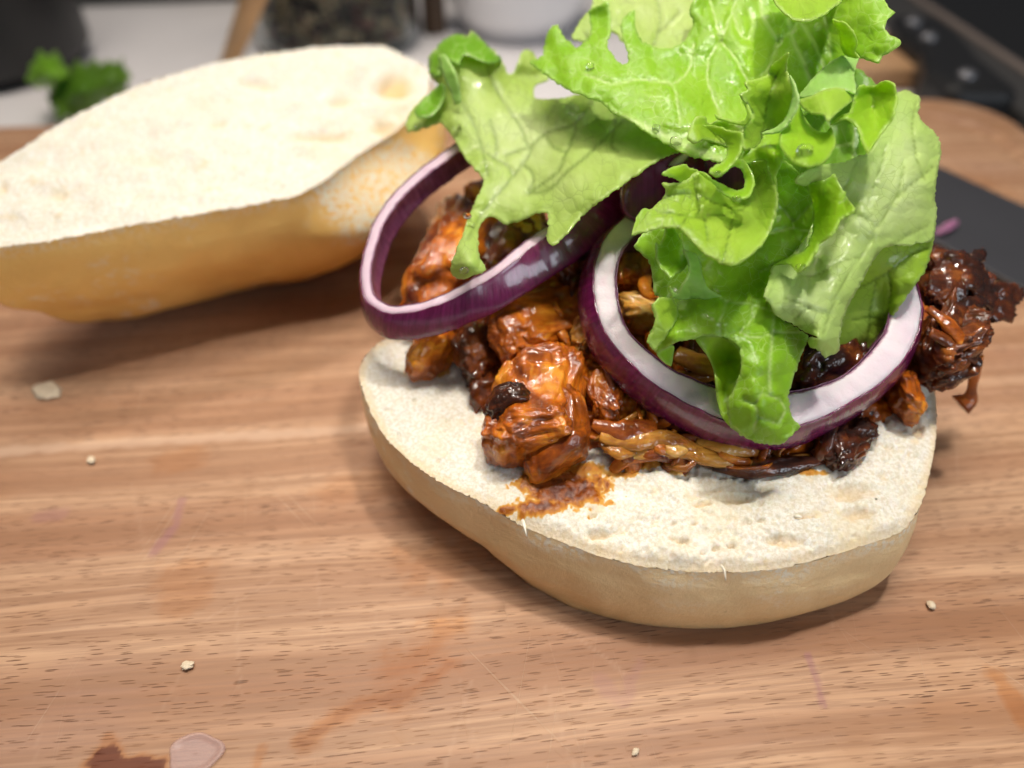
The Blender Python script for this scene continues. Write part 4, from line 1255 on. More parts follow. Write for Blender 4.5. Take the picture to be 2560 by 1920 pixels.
sheet("frill", outF2, [(1972, 132, 138), (1863, 207, 141), (1850, 237, 141), (1866, 290, 141), (1860, 375, 140), (1907, 330, 145), (1920, 260, 144), (1955, 312, 145), (1984, 230, 137), (1940, 190, 144), (1910, 220, 142)], LET_OLIVE, leafB, seed=12, jag=0.8, label="pale star shaped lobe", veins=[[(1900, 360), (1910, 300), (1925, 230), (1950, 170)], [(1910, 300), (1880, 250)]], vw=2.6)
sheet("frill", [(1975, 188), (1985, 205), (1997, 240), (1994, 267), (1975, 303), (1953, 328), (1925, 335), (1905, 334), (1935, 322), (1957, 306), (1973, 277), (1983, 233)], [(1975, 188, 139), (1997, 240, 135), (1975, 303, 135), (1953, 328, 136), (1905, 334, 139), (1973, 260, 138)], LET_MINT, leafB, seed=13, jag=0.3, spacing=5, ruffle=.4)
sheet("frill", [(1998, 242), (2023, 207), (2045, 183), (2067, 163), (2085, 150), (2102, 142), (2147, 143), (2140, 165), (2136, 190), (2140, 236), (2120, 228), (2095, 224), (2067, 226), (2033, 240)], [(1998, 242, 146), (2067, 163, 149), (2102, 142, 148), (2147, 143, 149), (2140, 236, 139), (2067, 226, 142), (2080, 190, 147)], LET_MINT, leafB, seed=14, jag=0.5, label="mint coloured fin")
sheet("frill", [(1998, 253), (2033, 239), (2067, 224), (2107, 223), (2134, 243), (2120, 262), (2100, 277), (2085, 290), (2070, 303), (2062, 290), (2050, 285), (2023, 283), (2005, 268)], [(1998, 255, 141), (2067, 224, 139), (2134, 243, 141), (2070, 303, 131), (2023, 283, 137), (2060, 255, 135)], LET_OLIVE, leafB, seed=15, jag=0.5)

# right leaf (pale) ------------------------------------------------------------
leafE = empty("lettuce_leaf", "big pale lettuce leaf at the right, its rounded edge hanging over the wide onion ring", "lettuce leaf")
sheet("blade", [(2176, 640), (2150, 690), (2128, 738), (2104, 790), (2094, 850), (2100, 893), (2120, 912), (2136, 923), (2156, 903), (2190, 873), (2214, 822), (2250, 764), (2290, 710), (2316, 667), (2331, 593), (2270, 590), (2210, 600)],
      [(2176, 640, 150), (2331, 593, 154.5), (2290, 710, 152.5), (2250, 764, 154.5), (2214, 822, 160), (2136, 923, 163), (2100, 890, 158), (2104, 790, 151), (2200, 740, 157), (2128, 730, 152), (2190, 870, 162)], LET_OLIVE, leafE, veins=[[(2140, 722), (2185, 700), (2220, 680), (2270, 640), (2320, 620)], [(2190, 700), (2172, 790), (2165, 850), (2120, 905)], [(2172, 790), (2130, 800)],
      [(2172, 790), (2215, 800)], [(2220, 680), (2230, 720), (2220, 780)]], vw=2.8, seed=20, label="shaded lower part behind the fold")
outE = [(1990, 447), (2010, 430), (2053, 413), (2110, 404), (2170, 380), (2200, 340), (2215, 290), (2235, 240), (2266, 226), (2296, 247), (2299, 300), (2323, 320), (2350, 353), (2351, 383), (2340, 450), (2336, 493), (2342, 530), (2337, 565), (2331, 600), (2270, 612), (2210, 620), (2176, 663), (2150, 713), (2130, 743),
        (2106, 797), (2097, 850), (2093, 880), (2076, 886), (2063, 894), (2050, 878), (2034, 870), (2016, 853), (2030, 843), (2046, 845), (2023, 832), (1983, 811), (1940, 790), (1923, 760), (1910, 737), (1922, 700), (1931, 668), (1960, 655), (2010, 600), (2050, 520), (2060, 470), (2050, 452), (2013, 463), (1992, 458)]
ctlE = [(1990, 450, 137), (2050, 430, 140), (2110, 405, 146), (2170, 380, 149), (2266, 347, 152), (2266, 226, 160), (2296, 247, 159), (2350, 353, 157), (2342, 530, 154), (2331, 600, 153), (2250, 600, 149), (2176, 663, 145), (2150, 560, 145), (2106, 797, 142), (2093, 880, 142), (2063, 893, 140), (2020, 845, 143),
        (1910, 735, 138), (1931, 668, 144), (2010, 640, 147), (2000, 770, 138), (2080, 700, 141), (2200, 450, 147), (2060, 500, 148), (2130, 640, 144), (2240, 500, 147), (2046, 845, 138), (2000, 700, 143)]
sheet("blade", outE, ctlE, LET_PALEST, leafE, veins=[[(2260, 420), (2235, 500), (2190, 570), (2150, 640), (2100, 720), (2070, 790), (2052, 845)], [(2190, 570), (2160, 545), (2130, 535)], [(2150, 640), (2090, 660), (2040, 690), (1990, 690)], [(2200, 680), (2190, 640), (2250, 600), (2320, 560)], [(2235, 500), (2290, 450), (2330, 420)],
      [(2215, 365), (2200, 420), (2180, 470)], [(2290, 250), (2280, 320), (2290, 400), (2310, 450)], [(2070, 790), (2020, 770), (1960, 745)], [(2020, 770), (1980, 800)], [(2150, 380), (2110, 470), (2080, 500)]], vw=2.6, seed=21, ruffle=1.0, relief=1.2)
sheet("frill", [(2021, 462), (2040, 455), (2056, 450), (2072, 444), (2086, 436), (2098, 458), (2106, 473), (2122, 498), (2139, 523), (2118, 540), (2100, 550), (2092, 570), (2080, 588), (2056, 604), (2046, 616), (2040, 630), (2030, 645), (2022, 662), (2008, 670), (1996, 683), (1985, 672), (1968, 660), (1938, 662), (1962, 650), (2010, 627), (2030, 587), (2036, 533), (2030, 493)],
      [(2021, 462, 142), (2086, 436, 138), (2139, 523, 134), (2080, 588, 132), (2022, 662, 131.5), (1996, 683, 132), (1938, 662, 143), (2030, 587, 143), (2036, 533, 145), (2085, 510, 138)], LET_LIME, leafE, seed=22, jag=1.0, spacing=5.5, label="yellow green frilled edge strip")
sheet("frill", [(2133, 247), (2150, 213), (2170, 216), (2187, 213), (2210, 202), (2236, 210), (2240, 228), (2244, 248), (2234, 290), (2213, 322), (2190, 355), (2171, 383), (2160, 366), (2153, 352), (2146, 323), (2123, 301), (2103, 299), (2078, 312), (2100, 292), (2124, 280), (2130, 262)],
      [(2133, 247, 142), (2150, 213, 141), (2187, 213, 144), (2210, 202, 141), (2244, 248, 138), (2234, 290, 137), (2171, 383, 130), (2123, 301, 137), (2078, 312, 139), (2180, 270, 145), (2190, 330, 138)], LET_LIME, leafE, seed=23, jag=0.8, label="yellow green horned frill")
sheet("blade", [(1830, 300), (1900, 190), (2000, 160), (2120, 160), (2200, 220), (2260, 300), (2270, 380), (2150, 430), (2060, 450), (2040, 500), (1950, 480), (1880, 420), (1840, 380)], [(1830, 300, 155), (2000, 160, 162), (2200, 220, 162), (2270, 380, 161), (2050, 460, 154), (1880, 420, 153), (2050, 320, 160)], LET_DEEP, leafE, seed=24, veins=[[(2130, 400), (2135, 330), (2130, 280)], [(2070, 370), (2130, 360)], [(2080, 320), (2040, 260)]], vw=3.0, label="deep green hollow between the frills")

# front leaf --------------------------------------------------------------------
leafD = empty("lettuce_leaf", "front frilly lettuce leaf with a rounded tongue hanging over the wide onion ring", "lettuce leaf")
outD = [(1917, 398), (1957, 398), (1990, 425), (2022, 460), (2038, 537), (2031, 600), (2002, 640), (1950, 670), (1935, 700), (1920, 740), (1940, 788), (1970, 808), (2017, 837), (2016, 857), (2000, 893), (1990, 923), (1980, 953), (1970, 993), (1977, 1033), (1985, 1050), (1998, 1066), (1983, 1084), (1960, 1105), (1933, 1112), (1883, 1102),
        (1850, 1085), (1825, 1062), (1820, 1030), (1820, 1000), (1833, 977), (1847, 940), (1853, 907), (1847, 868), (1820, 846), (1787, 839), (1740, 846), (1700, 853), (1680, 863), (1643, 882), (1633, 874), (1618, 853), (1632, 820), (1637, 790), (1630, 763), (1648, 743), (1634, 730), (1633, 697), (1620, 650), (1605, 632), (1587, 615), (1610, 583), (1700, 540), (1850, 490), (1895, 440)]
ctlD = [(1917, 400, 148), (1957, 400, 147), (2022, 460, 148), (2037, 537, 150), (2030, 600, 148), (1947, 665, 147), (1975, 560, 153), (1900, 600, 151), (1870, 690, 147), (1750, 680, 149), (1700, 600, 148), (1610, 590, 147), (1590, 615, 145), (1625, 700, 146), (1640, 770, 144), (1620, 853, 142), (1643, 880, 143), (1740, 847, 140), (1790, 810, 138), (1820, 840, 139),
        (1850, 880, 138), (1850, 760, 141), (1930, 780, 144), (2010, 850, 146), (1975, 950, 142), (1905, 900, 136.5), (1905, 980, 136), (1830, 1000, 139), (1975, 1020, 141), (1900, 1050, 137.5), (1997, 1065, 142), (1960, 1105, 142.5), (1883, 1102, 141.5), (1825, 1055, 141), (1700, 790, 143.5), (1740, 740, 144), (1690, 830, 140)]
sheet("blade", outD, ctlD, LET_BRIGHT, leafD, veins=[(4.0, [(1935, 700), (1934, 780), (1928, 860), (1922, 930), (1925, 990)]), [(1934, 780), (1880, 762), (1820, 755), (1780, 735), (1730, 730)], [(1934, 835), (1980, 832), (2010, 830)], [(1934, 835), (1880, 845), (1850, 830)], [(1880, 762), (1875, 800), (1850, 830)], [(1925, 990), (1900, 985), (1890, 1010), (1895, 1040)], [(1925, 990), (1950, 1000), (1960, 1030), (1940, 1060)],
      [(1890, 1010), (1860, 1000)], [(1895, 1040), (1940, 1060)], [(1895, 1040), (1880, 1080)], [(1925, 585), (1983, 572), (2030, 580)], [(1983, 570), (1983, 555), (1945, 510)], [(1983, 556), (2035, 505)], [(2005, 632), (1960, 655), (1900, 680)], [(1820, 755), (1800, 800), (1800, 835)]], vw=2.6, seed=25, ruffle=0.8, relief=1.6)
sheet("fold", [(1738, 847), (1765, 840), (1790, 838), (1822, 848), (1849, 870), (1856, 910), (1848, 945), (1834, 980), (1822, 1005), (1826, 1060), (1838, 1076), (1822, 1064), (1806, 1044), (1794, 1003), (1790, 967), (1784, 922), (1767, 887)],
      [(1738, 847, 141.5), (1790, 838, 141), (1849, 870, 142), (1856, 910, 144), (1834, 980, 143.5), (1826, 1060, 143), (1806, 1044, 143), (1790, 967, 143), (1767, 887, 142), (1820, 900, 147), (1812, 980, 145)], LET_LIME, leafD, seed=26, jag=0.4, spacing=5.5, ruffle=.4, label="folded under edge of the tongue")
sheet("fold", [(1643, 884), (1665, 868), (1684, 864), (1682, 890), (1677, 915), (1662, 908)], [(1643, 884, 144), (1684, 864, 146), (1677, 915, 147), (1662, 890, 146)], LET_BRIGHT, leafD, seed=27, jag=0.3, spacing=5)
outL = [(1655, 460), (1680, 459), (1705, 455), (1728, 440), (1747, 428), (1777, 450), (1800, 475), (1830, 497), (1858, 490), (1873, 470), (1876, 442), (1866, 414), (1895, 400), (1916, 396), (1922, 427), (1937, 457), (1944, 493), (1940, 530), (1933, 557), (1923, 583), (1900, 617), (1868, 645), (1837, 662), (1807, 660), (1767, 637), (1733, 607), (1700, 572), (1667, 570),
        (1620, 578), (1580, 589), (1588, 572), (1600, 557), (1630, 522), (1658, 495), (1664, 478)]
ctlL = [(1655, 460, 141), (1747, 428, 141), (1800, 475, 143), (1835, 500, 147), (1885, 460, 149), (1916, 398, 143), (1944, 493, 136), (1923, 583, 134), (1868, 645, 130), (1837, 662, 129), (1767, 637, 131), (1700, 572, 135), (1580, 589, 136), (1630, 520, 139), (1740, 530, 139), (1850, 540, 143), (1860, 590, 135), (1800, 580, 134.5), (1910, 500, 142)]
sheet("frill", outL, ctlL, LET_OLIVE, leafD, veins=[[(1735, 432), (1738, 480), (1748, 520), (1740, 545)], [(1640, 530), (1680, 535), (1720, 543), (1800, 540), (1860, 525)], [(1830, 550), (1815, 620), (1808, 658)], [(1740, 480), (1790, 510), (1850, 528)], [(1720, 543), (1695, 570)], [(1738, 490), (1700, 485), (1670, 490)], [(1760, 545), (1770, 600)]], vw=2.6, seed=28, ruffle=0.7, relief=1.2, label="broad olive green front lobe", jag=0.9)
sheet("frill", [(1655, 436), (1668, 424), (1687, 416), (1714, 411), (1718, 418), (1745, 427), (1735, 443), (1718, 454), (1704, 458), (1690, 448), (1670, 441)], [(1655, 436, 137), (1687, 416, 139), (1745, 427, 142), (1704, 458, 140.5), (1690, 435, 138)], LET_LIME, leafD, seed=29, jag=0.4, spacing=5, ruffle=.5)
sheet("frill", [(1774, 429), (1790, 415), (1820, 402), (1852, 397), (1868, 410), (1882, 435), (1886, 462), (1878, 485), (1866, 497), (1856, 498), (1852, 503), (1840, 504), (1830, 496), (1812, 487), (1790, 474), (1800, 474), (1776, 452), (1748, 430), (1758, 430), (1778, 446), (1800, 459), (1820, 469), (1843, 477), (1859, 471), (1862, 450), (1853, 424), (1838, 416), (1826, 420), (1812, 432), (1792, 439)],
      [(1774, 429, 134), (1852, 397, 139), (1886, 462, 137), (1845, 500, 134.5), (1790, 472, 137), (1750, 430, 140), (1862, 450, 140), (1843, 477, 138), (1800, 459, 139)], LET_LIME, leafD, seed=30, jag=0.3, spacing=4.5, ruffle=.4, label="thin rim looping round a gap")
sheet("frill", [(1580, 588), (1586, 560), (1596, 535), (1608, 522), (1626, 527), (1612, 545), (1598, 565)], [(1580, 588, 138), (1608, 522, 141), (1626, 527, 141), (1596, 550, 140)], LET_LIME, leafD, seed=32, jag=0.3, spacing=5, ruffle=.4)
sheet("frill", [(1668, 557), (1662, 580), (1650, 612), (1640, 608), (1640, 640), (1650, 668), (1664, 682), (1676, 696), (1692, 683), (1711, 672), (1721, 650), (1712, 625), (1700, 600), (1690, 580)], [(1668, 557, 142), (1650, 612, 140), (1640, 640, 139.5), (1676, 696, 138), (1721, 650, 141), (1690, 590, 144), (1685, 640, 142)], LET_BRIGHT, leafD, seed=33, jag=0.5, spacing=5.5, ruffle=.5)
sheet("frill", [(1707, 624), (1722, 627), (1738, 634), (1750, 655), (1756, 690), (1770, 720), (1810, 745), (1790, 752), (1740, 745), (1705, 748), (1682, 742), (1675, 716), (1690, 735), (1705, 712), (1718, 690), (1722, 660)],
      [(1707, 624, 136.5), (1750, 655, 141), (1810, 745, 143), (1705, 748, 142), (1675, 716, 137), (1722, 670, 138), (1740, 710, 139.5)], LET_MINT, leafD, seed=34, jag=0.4, spacing=5.5, ruffle=.5, label="minty ridge with a spiky corner")
sheet("frill", [(1630, 763), (1640, 750), (1654, 743), (1680, 747), (1693, 768), (1690, 800), (1672, 828), (1650, 860), (1638, 878), (1618, 853), (1632, 822), (1640, 795)], [(1630, 763, 139), (1680, 747, 142), (1693, 768, 143.5), (1672, 828, 141), (1638, 878, 140.5), (1618, 853, 140), (1655, 790, 140)], LET_OLIVE, leafD, seed=35, jag=0.7, spacing=5.5, ruffle=.6)
outF3 = [(1996, 266), (2007, 287), (2030, 320), (2063, 334), (2077, 320), (2086, 338), (2090, 358), (2078, 384), (2061, 407), (2024, 418), (1994, 411), (1967, 391), (1950, 363), (1952, 333), (1974, 306)]
sheet("frill", outF3, [(1996, 266, 141), (2030, 320, 142), (2077, 320, 139), (2090, 358, 134), (2061, 407, 130), (2024, 418, 128), (1967, 391, 132), (1950, 363, 135), (2015, 370, 131), (1974, 306, 138)], LET_LIME, leafD, seed=36, jag=0.4, ruffle=.4, label="rounded bright lobe with a wet shine")
sheet("frill", [(1862, 372), (1885, 372), (1905, 350), (1910, 332), (1950, 325), (1952, 363), (1958, 400), (1940, 440), (1945, 480), (1938, 460), (1925, 430), (1917, 400), (1890, 402), (1868, 410), (1852, 398)], [(1862, 372, 141), (1910, 332, 142), (1952, 363, 140), (1945, 480, 139), (1917, 400, 140), (1868, 410, 141), (1930, 390, 137)], LET_LIME, leafD, seed=37, jag=0.4, spacing=5.5, ruffle=.5)

# green scrap far left on the worktop
scrap = empty("lettuce_scrap", "blurred crumpled scrap of dark green lettuce on the worktop at the far left", "lettuce scrap")
sheet("blade", [(118, 240), (140, 205), (165, 170), (178, 182), (195, 150), (212, 162), (235, 150), (250, 165), (272, 150), (285, 160), (305, 148), (312, 172), (328, 190), (318, 212), (332, 232), (305, 246), (290, 262), (262, 258), (240, 275), (215, 282), (200, 300), (172, 292), (145, 298), (140, 270), (125, 262)],
      [(118, 240, 378), (165, 170, 386), (195, 150, 374), (235, 150, 392), (272, 150, 376), (305, 148, 384), (328, 190, 372), (332, 232, 384), (262, 258, 366), (200, 300, 366), (145, 298, 360), (200, 220, 350), (270, 205, 362)], LET_DARK, scrap, seed=40, jag=5.0, ruffle=5, relief=5, thick=0.0008, spacing=6)
sheet("frill", [(66, 200), (78, 178), (72, 160), (92, 150), (105, 132), (122, 140), (136, 130), (150, 142), (158, 160), (172, 168), (162, 195), (140, 205), (132, 228), (108, 218), (92, 224), (84, 208)], [(66, 200, 375), (92, 150, 384), (122, 140, 372), (150, 142, 388), (172, 168, 368), (132, 228, 366), (92, 224, 374), (118, 180, 354)], LET_DEEP, scrap, seed=41, jag=5.0, ruffle=4, relief=4, thick=0.0008, spacing=6)

# ------------------------------------------------------------------ crumbs and scraps on the board
CRUMBW = simple("loose_crumb", (0.70, 0.58, 0.42), 0.8, var=0.10, scale=500)


def blob(name, label, cat, px, py, sx, sy, sz, mat, seed, group=None, sub=4, amp=0.5):
    c = PZ([(px, py)], 0)[0]
    d, fc = ICO[sub]
    v = d * (1 + amp * fbm(d * 1.8 + seed * 3.3, 4))[:, None] * np.array([sx, sy, sz])
    v[:, 2] -= v[:, 2].min()
    v[:, 2] *= 0.7
    o = link_mesh(name, v, fc, mat, attrs={"sauce": np.zeros(len(v)), "tan": np.zeros(len(v))})
    o.location = (c[0], c[1], 0.0002)
    o.rotation_euler = (0, 0, seed)
    return tag(o, label, cat, group)


blob("bread_crumb", "flat pale bread crumb on the board below the upturned half", "bread crumb", 118, 980, .0040, .0026, .0005, CRUMBW, 5.9, "crumbs on the board", amp=0.85)
blob("bread_crumb", "tiny white crumb on the left of the board", "bread crumb", 230, 1155, .0012, .0009, .0007, CRUMBW, 2.1, "crumbs on the board", amp=0.3)
blob("bread_crumb", "tiny lilac white crumb near the bottom left of the board", "bread crumb", 470, 1668, .0011, .0009, .0006, CRUMBW, 3.3, "crumbs on the board", amp=0.6)
blob("bread_crumb", "tiny crumb on the board right of the roll's front", "bread crumb", 2325, 1518, .0009, .0008, .0008, CRUMBW, 4.4, "crumbs on the board", amp=0.5, sub=3)
blob("bread_crumb", "speck of crumb at the lower right of the board", "bread crumb", 1588, 1882, .0005, .0008, .0005, CRUMBW, 5.5, "crumbs on the board", sub=3)
# a wet onion membrane disc
k = NT("membrane_clear")
p = k.n("BsdfPrincipled", Base__Color=(0.62, 0.42, 0.40), Roughness=0.3)
p.inputs["Alpha"].default_value = 0.28
CLEAR = k.done(p)
cpt = PZ([(490, 1885)], 0)[0]
V, F = [], []
nr, na = 10, 64
for i in range(nr + 1):
    for j in range(na):
        a = 2 * math.pi * j / na
        r = i / nr * (1 + 0.06 * math.sin(3 * a + 1) + 0.04 * math.sin(5 * a))
        V.append((r * 0.0048 * math.cos(a), r * 0.0036 * math.sin(a), 0.0004 + 0.0003 * math.exp(-((i / nr - 0.9) / 0.12) ** 2)))
for i in range(nr):
    for j in range(na):
        F.append((i * na + j, (i + 1) * na + j, (i + 1) * na + (j + 1) % na, i * na + (j + 1) % na))
on = link_mesh("onion_membrane", np.array(V), F, CLEAR)
on.location = cpt
md = on.modifiers.new("thick", "SOLIDIFY")
md.thickness = 0.0003
tag(on, "clear pinkish disc of onion membrane stuck to the board at the bottom edge", "onion skin")
# water drops on the lettuce
k = NT("water")
WATER = k.done(k.n("BsdfGlass", Color=(1, 1, 1), Roughness=0.02, IOR=1.33))

for q, (dx, dy, sd2, r_, where) in enumerate([(1143, 320, 1, .0008, "the pale left lettuce leaf"), (1160, 676, 1, .0007, "the tail of the pale left lettuce leaf"), (1176, 560, 1, .0006, "the narrow neck of the pale left lettuce leaf"), (1043, 318, 1, .0008, "the left tip of the pale lettuce leaf"),
                                          (1168, 540, 1, .0007, "the edge of the pale left lettuce leaf"), (1475, 165, 6, .0007, "the upper bright lettuce leaf"), (1690, 352, 6, .0009, "the midrib of the upper bright lettuce leaf"), (1640, 318, 6, .0006, "the midrib of the upper bright leaf, the smaller one"),
                                          (2012, 376, 36, .0011, "the rounded bright lettuce lobe"), (1793, 435, 11, .0006, "the tip of the small curled frill"), (1842, 498, 30, .0007, "the looping rim of the front lettuce leaf"), (2002, 668, 22, .0007, "the yellow green frilled strip")]):
    v_, f_ = ICO[3]
    v_ = v_ * np.array([r_ * 1.3, r_, r_]) * (1 + 0.12 * fbm(v_ * 1.3 + q, 2))[:, None]
    o_d = link_mesh("water_drop", v_, f_, WATER)
    o_d.location = PT([(dx, dy)], DEPTH[sd2](np.array([[dx, dy]], float)) - 0.0006 - r_ * 0.3)[0]
    tag(o_d, "tiny clear water drop on " + where, "water drop", "water drops on the lettuce")

# ------------------------------------------------------------------ things behind
def oriented_slab(name, corners, thick, mat, parent=None, z0=0.0, bev=0.001):
    q = np.array(corners, float)
    n = len(q)
    V = np.vstack([np.column_stack([q, np.full(n, z0)]), np.column_stack([q, np.full(n, z0 + thick)])])
    F = [tuple(range(n - 1, -1, -1)), tuple(range(n, 2 * n))] + [(i, (i + 1) % n, n + (i + 1) % n, n + i) for i in range(n)]
    o = link_mesh(name, V, F, mat, parent, smooth=False)
    if bev:
        m = o.modifiers.new("bev", "BEVEL")
        m.width = bev
        m.segments = 3
    return o


b0 = PZ([(2346, 413), (2560, 512), (2560, 717), (2333, 598)], 0.003)[:, :2]
dirb = (b0[1] - b0[0])
dirb /= np.linalg.norm(dirb)
knife = empty("knife", "knife with a wide dark blade lying on the board behind the burnt chicken", "knife")
blade_c = [b0[0] - dirb * 0.06, b0[0] + dirb * 0.12, b0[3] + dirb * 0.12, b0[3] - dirb * 0.012, b0[3] - dirb * 0.05 + (b0[0] - b0[3]) * 0.5]
oriented_slab("blade", blade_c, 0.0022, DARKSTEEL, knife, z0=0.0008, bev=0.0006)
hc = (b0[1] + b0[2]) / 2 + dirb * 0.10
pr = np.array([-dirb[1], dirb[0]])
oriented_slab("handle", [hc + pr * 0.014, hc + dirb * 0.11 + pr * 0.013, hc + dirb * 0.11 - pr * 0.013, hc - pr * 0.014], 0.016, BLACK, knife, z0=0.0045, bev=0.005)
shred("thin lilac onion sliver lying on the dark knife blade", [(2338, 583, .004), (2362, 572, .005), (2392, 553, .005)], (.0008, .0016, .0009), ONION_FLESH, name="onion_sliver", group=None, cat="onion sliver")
del_group = bpy.data.objects.get("onion_sliver")

WZ = -0.0205
def W(px, py, z=WZ):
    return PZ([(px, py)], z)[0]


# black handled knife beyond the board
h0, h1 = W(2300, 40, 0.0), W(2500, 230, 0.0)
kn2 = empty("knife", "black handled knife with bright rivets lying beyond the board at the upper right", "knife")
d2 = (h1 - h0)[:2]
L2 = np.linalg.norm(d2)
d2 /= L2
p2 = np.array([-d2[1], d2[0]])
s0 = h0[:2] - p2 * 0.006
hd = oriented_slab("handle", [s0 + p2 * 0.016, s0 + d2 * 0.03 + p2 * 0.019, s0 + d2 * (L2 * .6) + p2 * 0.015, s0 + d2 * L2 + p2 * 0.017, s0 + d2 * L2 - p2 * 0.016, s0 + d2 * L2 * 0.8 - p2 * 0.021, s0 + d2 * (L2 * .5) - p2 * 0.012, s0 + d2 * 0.03 - p2 * 0.015, s0 - p2 * 0.012], 0.022, BLACK, kn2, z0=WZ, bev=0.006)
for fr in (0.16, 0.38, 0.86):
    c_ = s0 + d2 * L2 * fr - p2 * 0.004
    v_, f_ = lathe([(0.0, WZ + 0.0245), (0.0035, WZ + 0.0242), (0.0045, WZ + 0.023), (0.0046, WZ + 0.0215)], 20, c_[0], c_[1])
    link_mesh("rivet", v_, f_, RIVET, kn2)
oriented_slab("blade", [s0 + d2 * L2 + p2 * 0.02, s0 + d2 * (L2 + .18) + p2 * 0.02, s0 + d2 * (L2 + .2) - p2 * 0.02, s0 + d2 * L2 - p2 * 0.024], 0.002, DARKSTEEL, kn2, z0=WZ + 0.004, bev=0.0005)
# hob
hobe = [W(2285, -12, WZ + .008)[:2], W(2560, 168, WZ + .008)[:2]]
dh = hobe[1] - hobe[0]
dh /= np.linalg.norm(dh)
ph = np.array([-dh[1], dh[0]])
hob = empty("hob", "black glass hob with a grey metal edge at the upper right corner", "hob")
g0, g1 = hobe[0] - dh * 0.25, hobe[1] + dh * 0.3
oriented_slab("glass_plate", [g0, g1, g1 + ph * 0.5, g0 + ph * 0.5], 0.008, BLACK, hob, z0=WZ, bev=0.001)
trim = oriented_slab("edge_trim", [g0 - ph * 0.036, g1 - ph * 0.036, g1 - ph * 0.001, g0 - ph * 0.001], 0.009, simple("trim_grey", (0.055, 0.052, 0.050), 0.4, 0.0), hob, z0=WZ, bev=0.002)
oriented_slab("edge_strip", [g0 - ph * 0.0075, g1 - ph * 0.0075, g1 - ph * 0.0012, g0 - ph * 0.0012], 0.0105, simple("strip_brown", (0.20, 0.16, 0.14), 0.5, 0.0), hob, z0=WZ, bev=0.001)
# second wooden board
w0, w1, w2, w3 = W(2120, 128)[:2], W(2360, 128)[:2], W(2400, 225)[:2], W(2120, 225)[:2]
sb = oriented_slab("wooden_board", [w3, w2, w1, w0], 0.012, BOARDWOOD, z0=WZ, bev=0.003)
tag(sb, "small orange wooden board lying beyond the big board, behind the lettuce", "wooden board")
# pepper jar
jc = W(825, 165)
jx, jy, jr = jc[0] - 0.002, jc[1] + 0.045, 0.050
k = NT("jar_glass")
GLASS = k.done(k.n("BsdfGlass", Color=(0.95, 0.97, 0.97), Roughness=0.0, IOR=1.2))
jar = empty("glass_jar", "glass jar filled with mixed peppercorns standing behind the upturned bread half", "jar")
v_, f_ = lathe([(0.001, WZ + 0.0005), (jr - 0.004, WZ + 0.0005), (jr, WZ + 0.005), (jr, WZ + 0.10), (jr - 0.010, WZ + 0.115), (jr - 0.010, WZ + 0.125), (jr - 0.012, WZ + 0.125), (jr - 0.012, WZ + 0.114), (jr - 0.002, WZ + 0.099), (jr - 0.002, WZ + 0.006), (jr - 0.006, WZ + 0.0025), (0.001, WZ + 0.0025)], 64, jx, jy)
link_mesh("glass", v_, f_, GLASS, jar)
v_, f_ = lathe([(0.001, WZ + 0.126), (jr - 0.008, WZ + 0.126), (jr - 0.007, WZ + 0.14), (0.001, WZ + 0.142)], 48, jx, jy)
link_mesh("lid", v_, f_, STEEL, jar)
k = NT("peppercorn")
co = k.n("TexCoord").outputs[3]
cell = k.n("TexVoronoi", Vector=co, Scale=210.0).outputs[1]
sep = k.n("SeparateColor", i0=cell).outputs[0]
cc = k.ramp(sep, [(0.0, (0.025, 0.02, 0.018)), (0.35, (0.06, 0.045, 0.035)), (0.5, (0.42, 0.33, 0.20)), (0.75, (0.20, 0.16, 0.10)), (0.9, (0.13, 0.03, 0.03)), (1.0, (0.36, 0.30, 0.22))], "CONSTANT")
PEPPER = k.done(k.n("BsdfPrincipled", Base__Color=cc, Roughness=0.55))
parts = []
iv, if_ = ICO[2]
r_in = jr - 0.0052
for _ in range(900):
    a = rng.uniform(math.pi * 0.95, math.pi * 2.05)
    z = rng.uniform(WZ + 0.006, WZ + 0.095)
    rr_ = r_in - rng.uniform(0, 0.006)
    s_ = rng.uniform(0.0021, 0.0031)
    parts.append((iv * s_ * (1 + 0.12 * fbm(iv * 3 + rng.uniform(0, 40), 1))[:, None] + np.array([jx + rr_ * math.cos(a), jy + rr_ * math.sin(a), z]), if_))
v_, f_ = lathe([(0.001, WZ + 0.004), (r_in - 0.006, WZ + 0.004), (r_in - 0.006, WZ + 0.096), (0.001, WZ + 0.097)], 40, jx, jy)
parts.append((v_, f_))
v_, f_ = merge(parts)
pc = link_mesh("peppercorns", v_, f_, PEPPER)
tag(pc, "black, white and red peppercorns filling the glass jar", "peppercorns", kind="stuff")
# tan wooden spoon leaning left of the jar, dark post right of it for wood and the jar's edge shadow
a0, a1 = W(570, 165), W(655, -60, 0.04)
ax = a1 - a0
sp = np.array([a0 - 0.15 * ax, a0, a0 + 0.5 * ax, a1, a1 + 0.9 * ax])


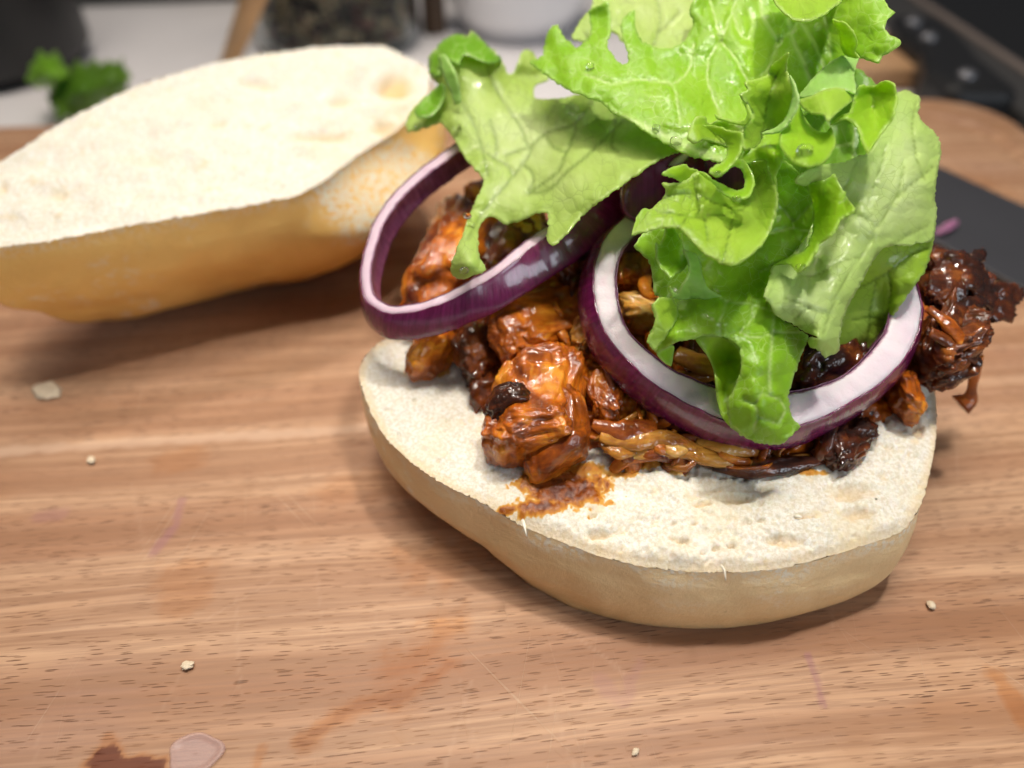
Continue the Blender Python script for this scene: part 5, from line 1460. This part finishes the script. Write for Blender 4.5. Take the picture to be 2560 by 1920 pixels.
def tube(name, pts, rad, mat, flat=1.0, m=16):
    C = catmull(np.array(pts), 0.004, closed=False)
    T = np.gradient(C, axis=0)
    T /= np.linalg.norm(T, axis=1)[:, None]
    S_ = np.cross(T, np.array([0, 1.0, 0.1]))
    S_ /= np.linalg.norm(S_, axis=1)[:, None]
    N_ = np.cross(S_, T)
    R = np.interp(np.linspace(0, 1, len(C)), np.linspace(0, 1, len(rad)), rad)
    V = np.stack([C + S_ * (R * math.cos(2 * math.pi * j / m))[:, None] + N_ * (R * flat * math.sin(2 * math.pi * j / m))[:, None] for j in range(m)], 1)
    n = len(C)
    F = [(i * m + j, i * m + (j + 1) % m, (i + 1) * m + (j + 1) % m, (i + 1) * m + j) for i in range(n - 1) for j in range(m)]
    F += [tuple(range(m - 1, -1, -1)), tuple((n - 1) * m + j for j in range(m))]
    return link_mesh(name, V.reshape(-1, 3), F, mat)


tag(tube("wooden_spoon", sp, (0.0045, 0.0055, 0.006, 0.006, 0.012), TANWOOD, 0.7), "tan wooden spoon handle leaning beside the left of the pepper jar", "wooden spoon")
b_ = W(1078, 120)
tag(tube("wood_shade_post", [b_ + np.array([0, .03, 0]), b_ + np.array([0, .03, 0.05]), b_ + np.array([0, .03, 0.1]), b_ + np.array([0, .03, 0.16])], (0.0075, 0.0072, 0.0072, 0.009), DKWOOD_SHADE, 1.0), "dark brown turned wooden handle standing right of the pepper jar", "wooden handle")
# white dish
dc = W(1295, 128)
v_, f_ = lathe([(0.001, WZ + 0.004), (0.030, WZ + 0.004), (0.040, WZ + 0.02), (0.0445, WZ + 0.06), (0.047, WZ + 0.06), (0.043, WZ + 0.018), (0.032, WZ), (0.001, WZ)], 72, dc[0], dc[1] + 0.046)
tag(link_mesh("white_bowl", v_, f_, WHITE), "white bowl standing beyond the board between the pepper jar and the lettuce", "bowl")
# dark things upper left
c_ = W(-10, 235)
v_, f_ = lathe([(0.001, WZ), (0.05, WZ), (0.056, WZ + 0.01), (0.056, WZ + 0.07), (0.05, WZ + 0.08), (0.001, WZ + 0.08)], 40, c_[0] - 0.025, c_[1] + 0.045)
pot = empty("black_pot", "black pot with a blue grey lid at the far left edge", "pot")
link_mesh("body", v_, f_, BLACK, pot)
v_, f_ = lathe([(0.001, WZ + 0.081), (0.055, WZ + 0.081), (0.050, WZ + 0.092), (0.03, WZ + 0.098), (0.001, WZ + 0.1)], 40, c_[0] - 0.025, c_[1] + 0.045)
link_mesh("lid", v_, f_, BLUEGREY, pot)
g_ = W(300, 30)
q_ = np.array([g_[0], g_[1]])
pk = oriented_slab("grey_tray", [q_ + np.array([-.12, .0]), q_ + np.array([.12, .03]), q_ + np.array([.12, .2]), q_ + np.array([-.12, .2])], 0.03, DARKGREY, z0=WZ, bev=0.003)
tag(pk, "dark grey tray standing at the back left of the worktop", "tray")
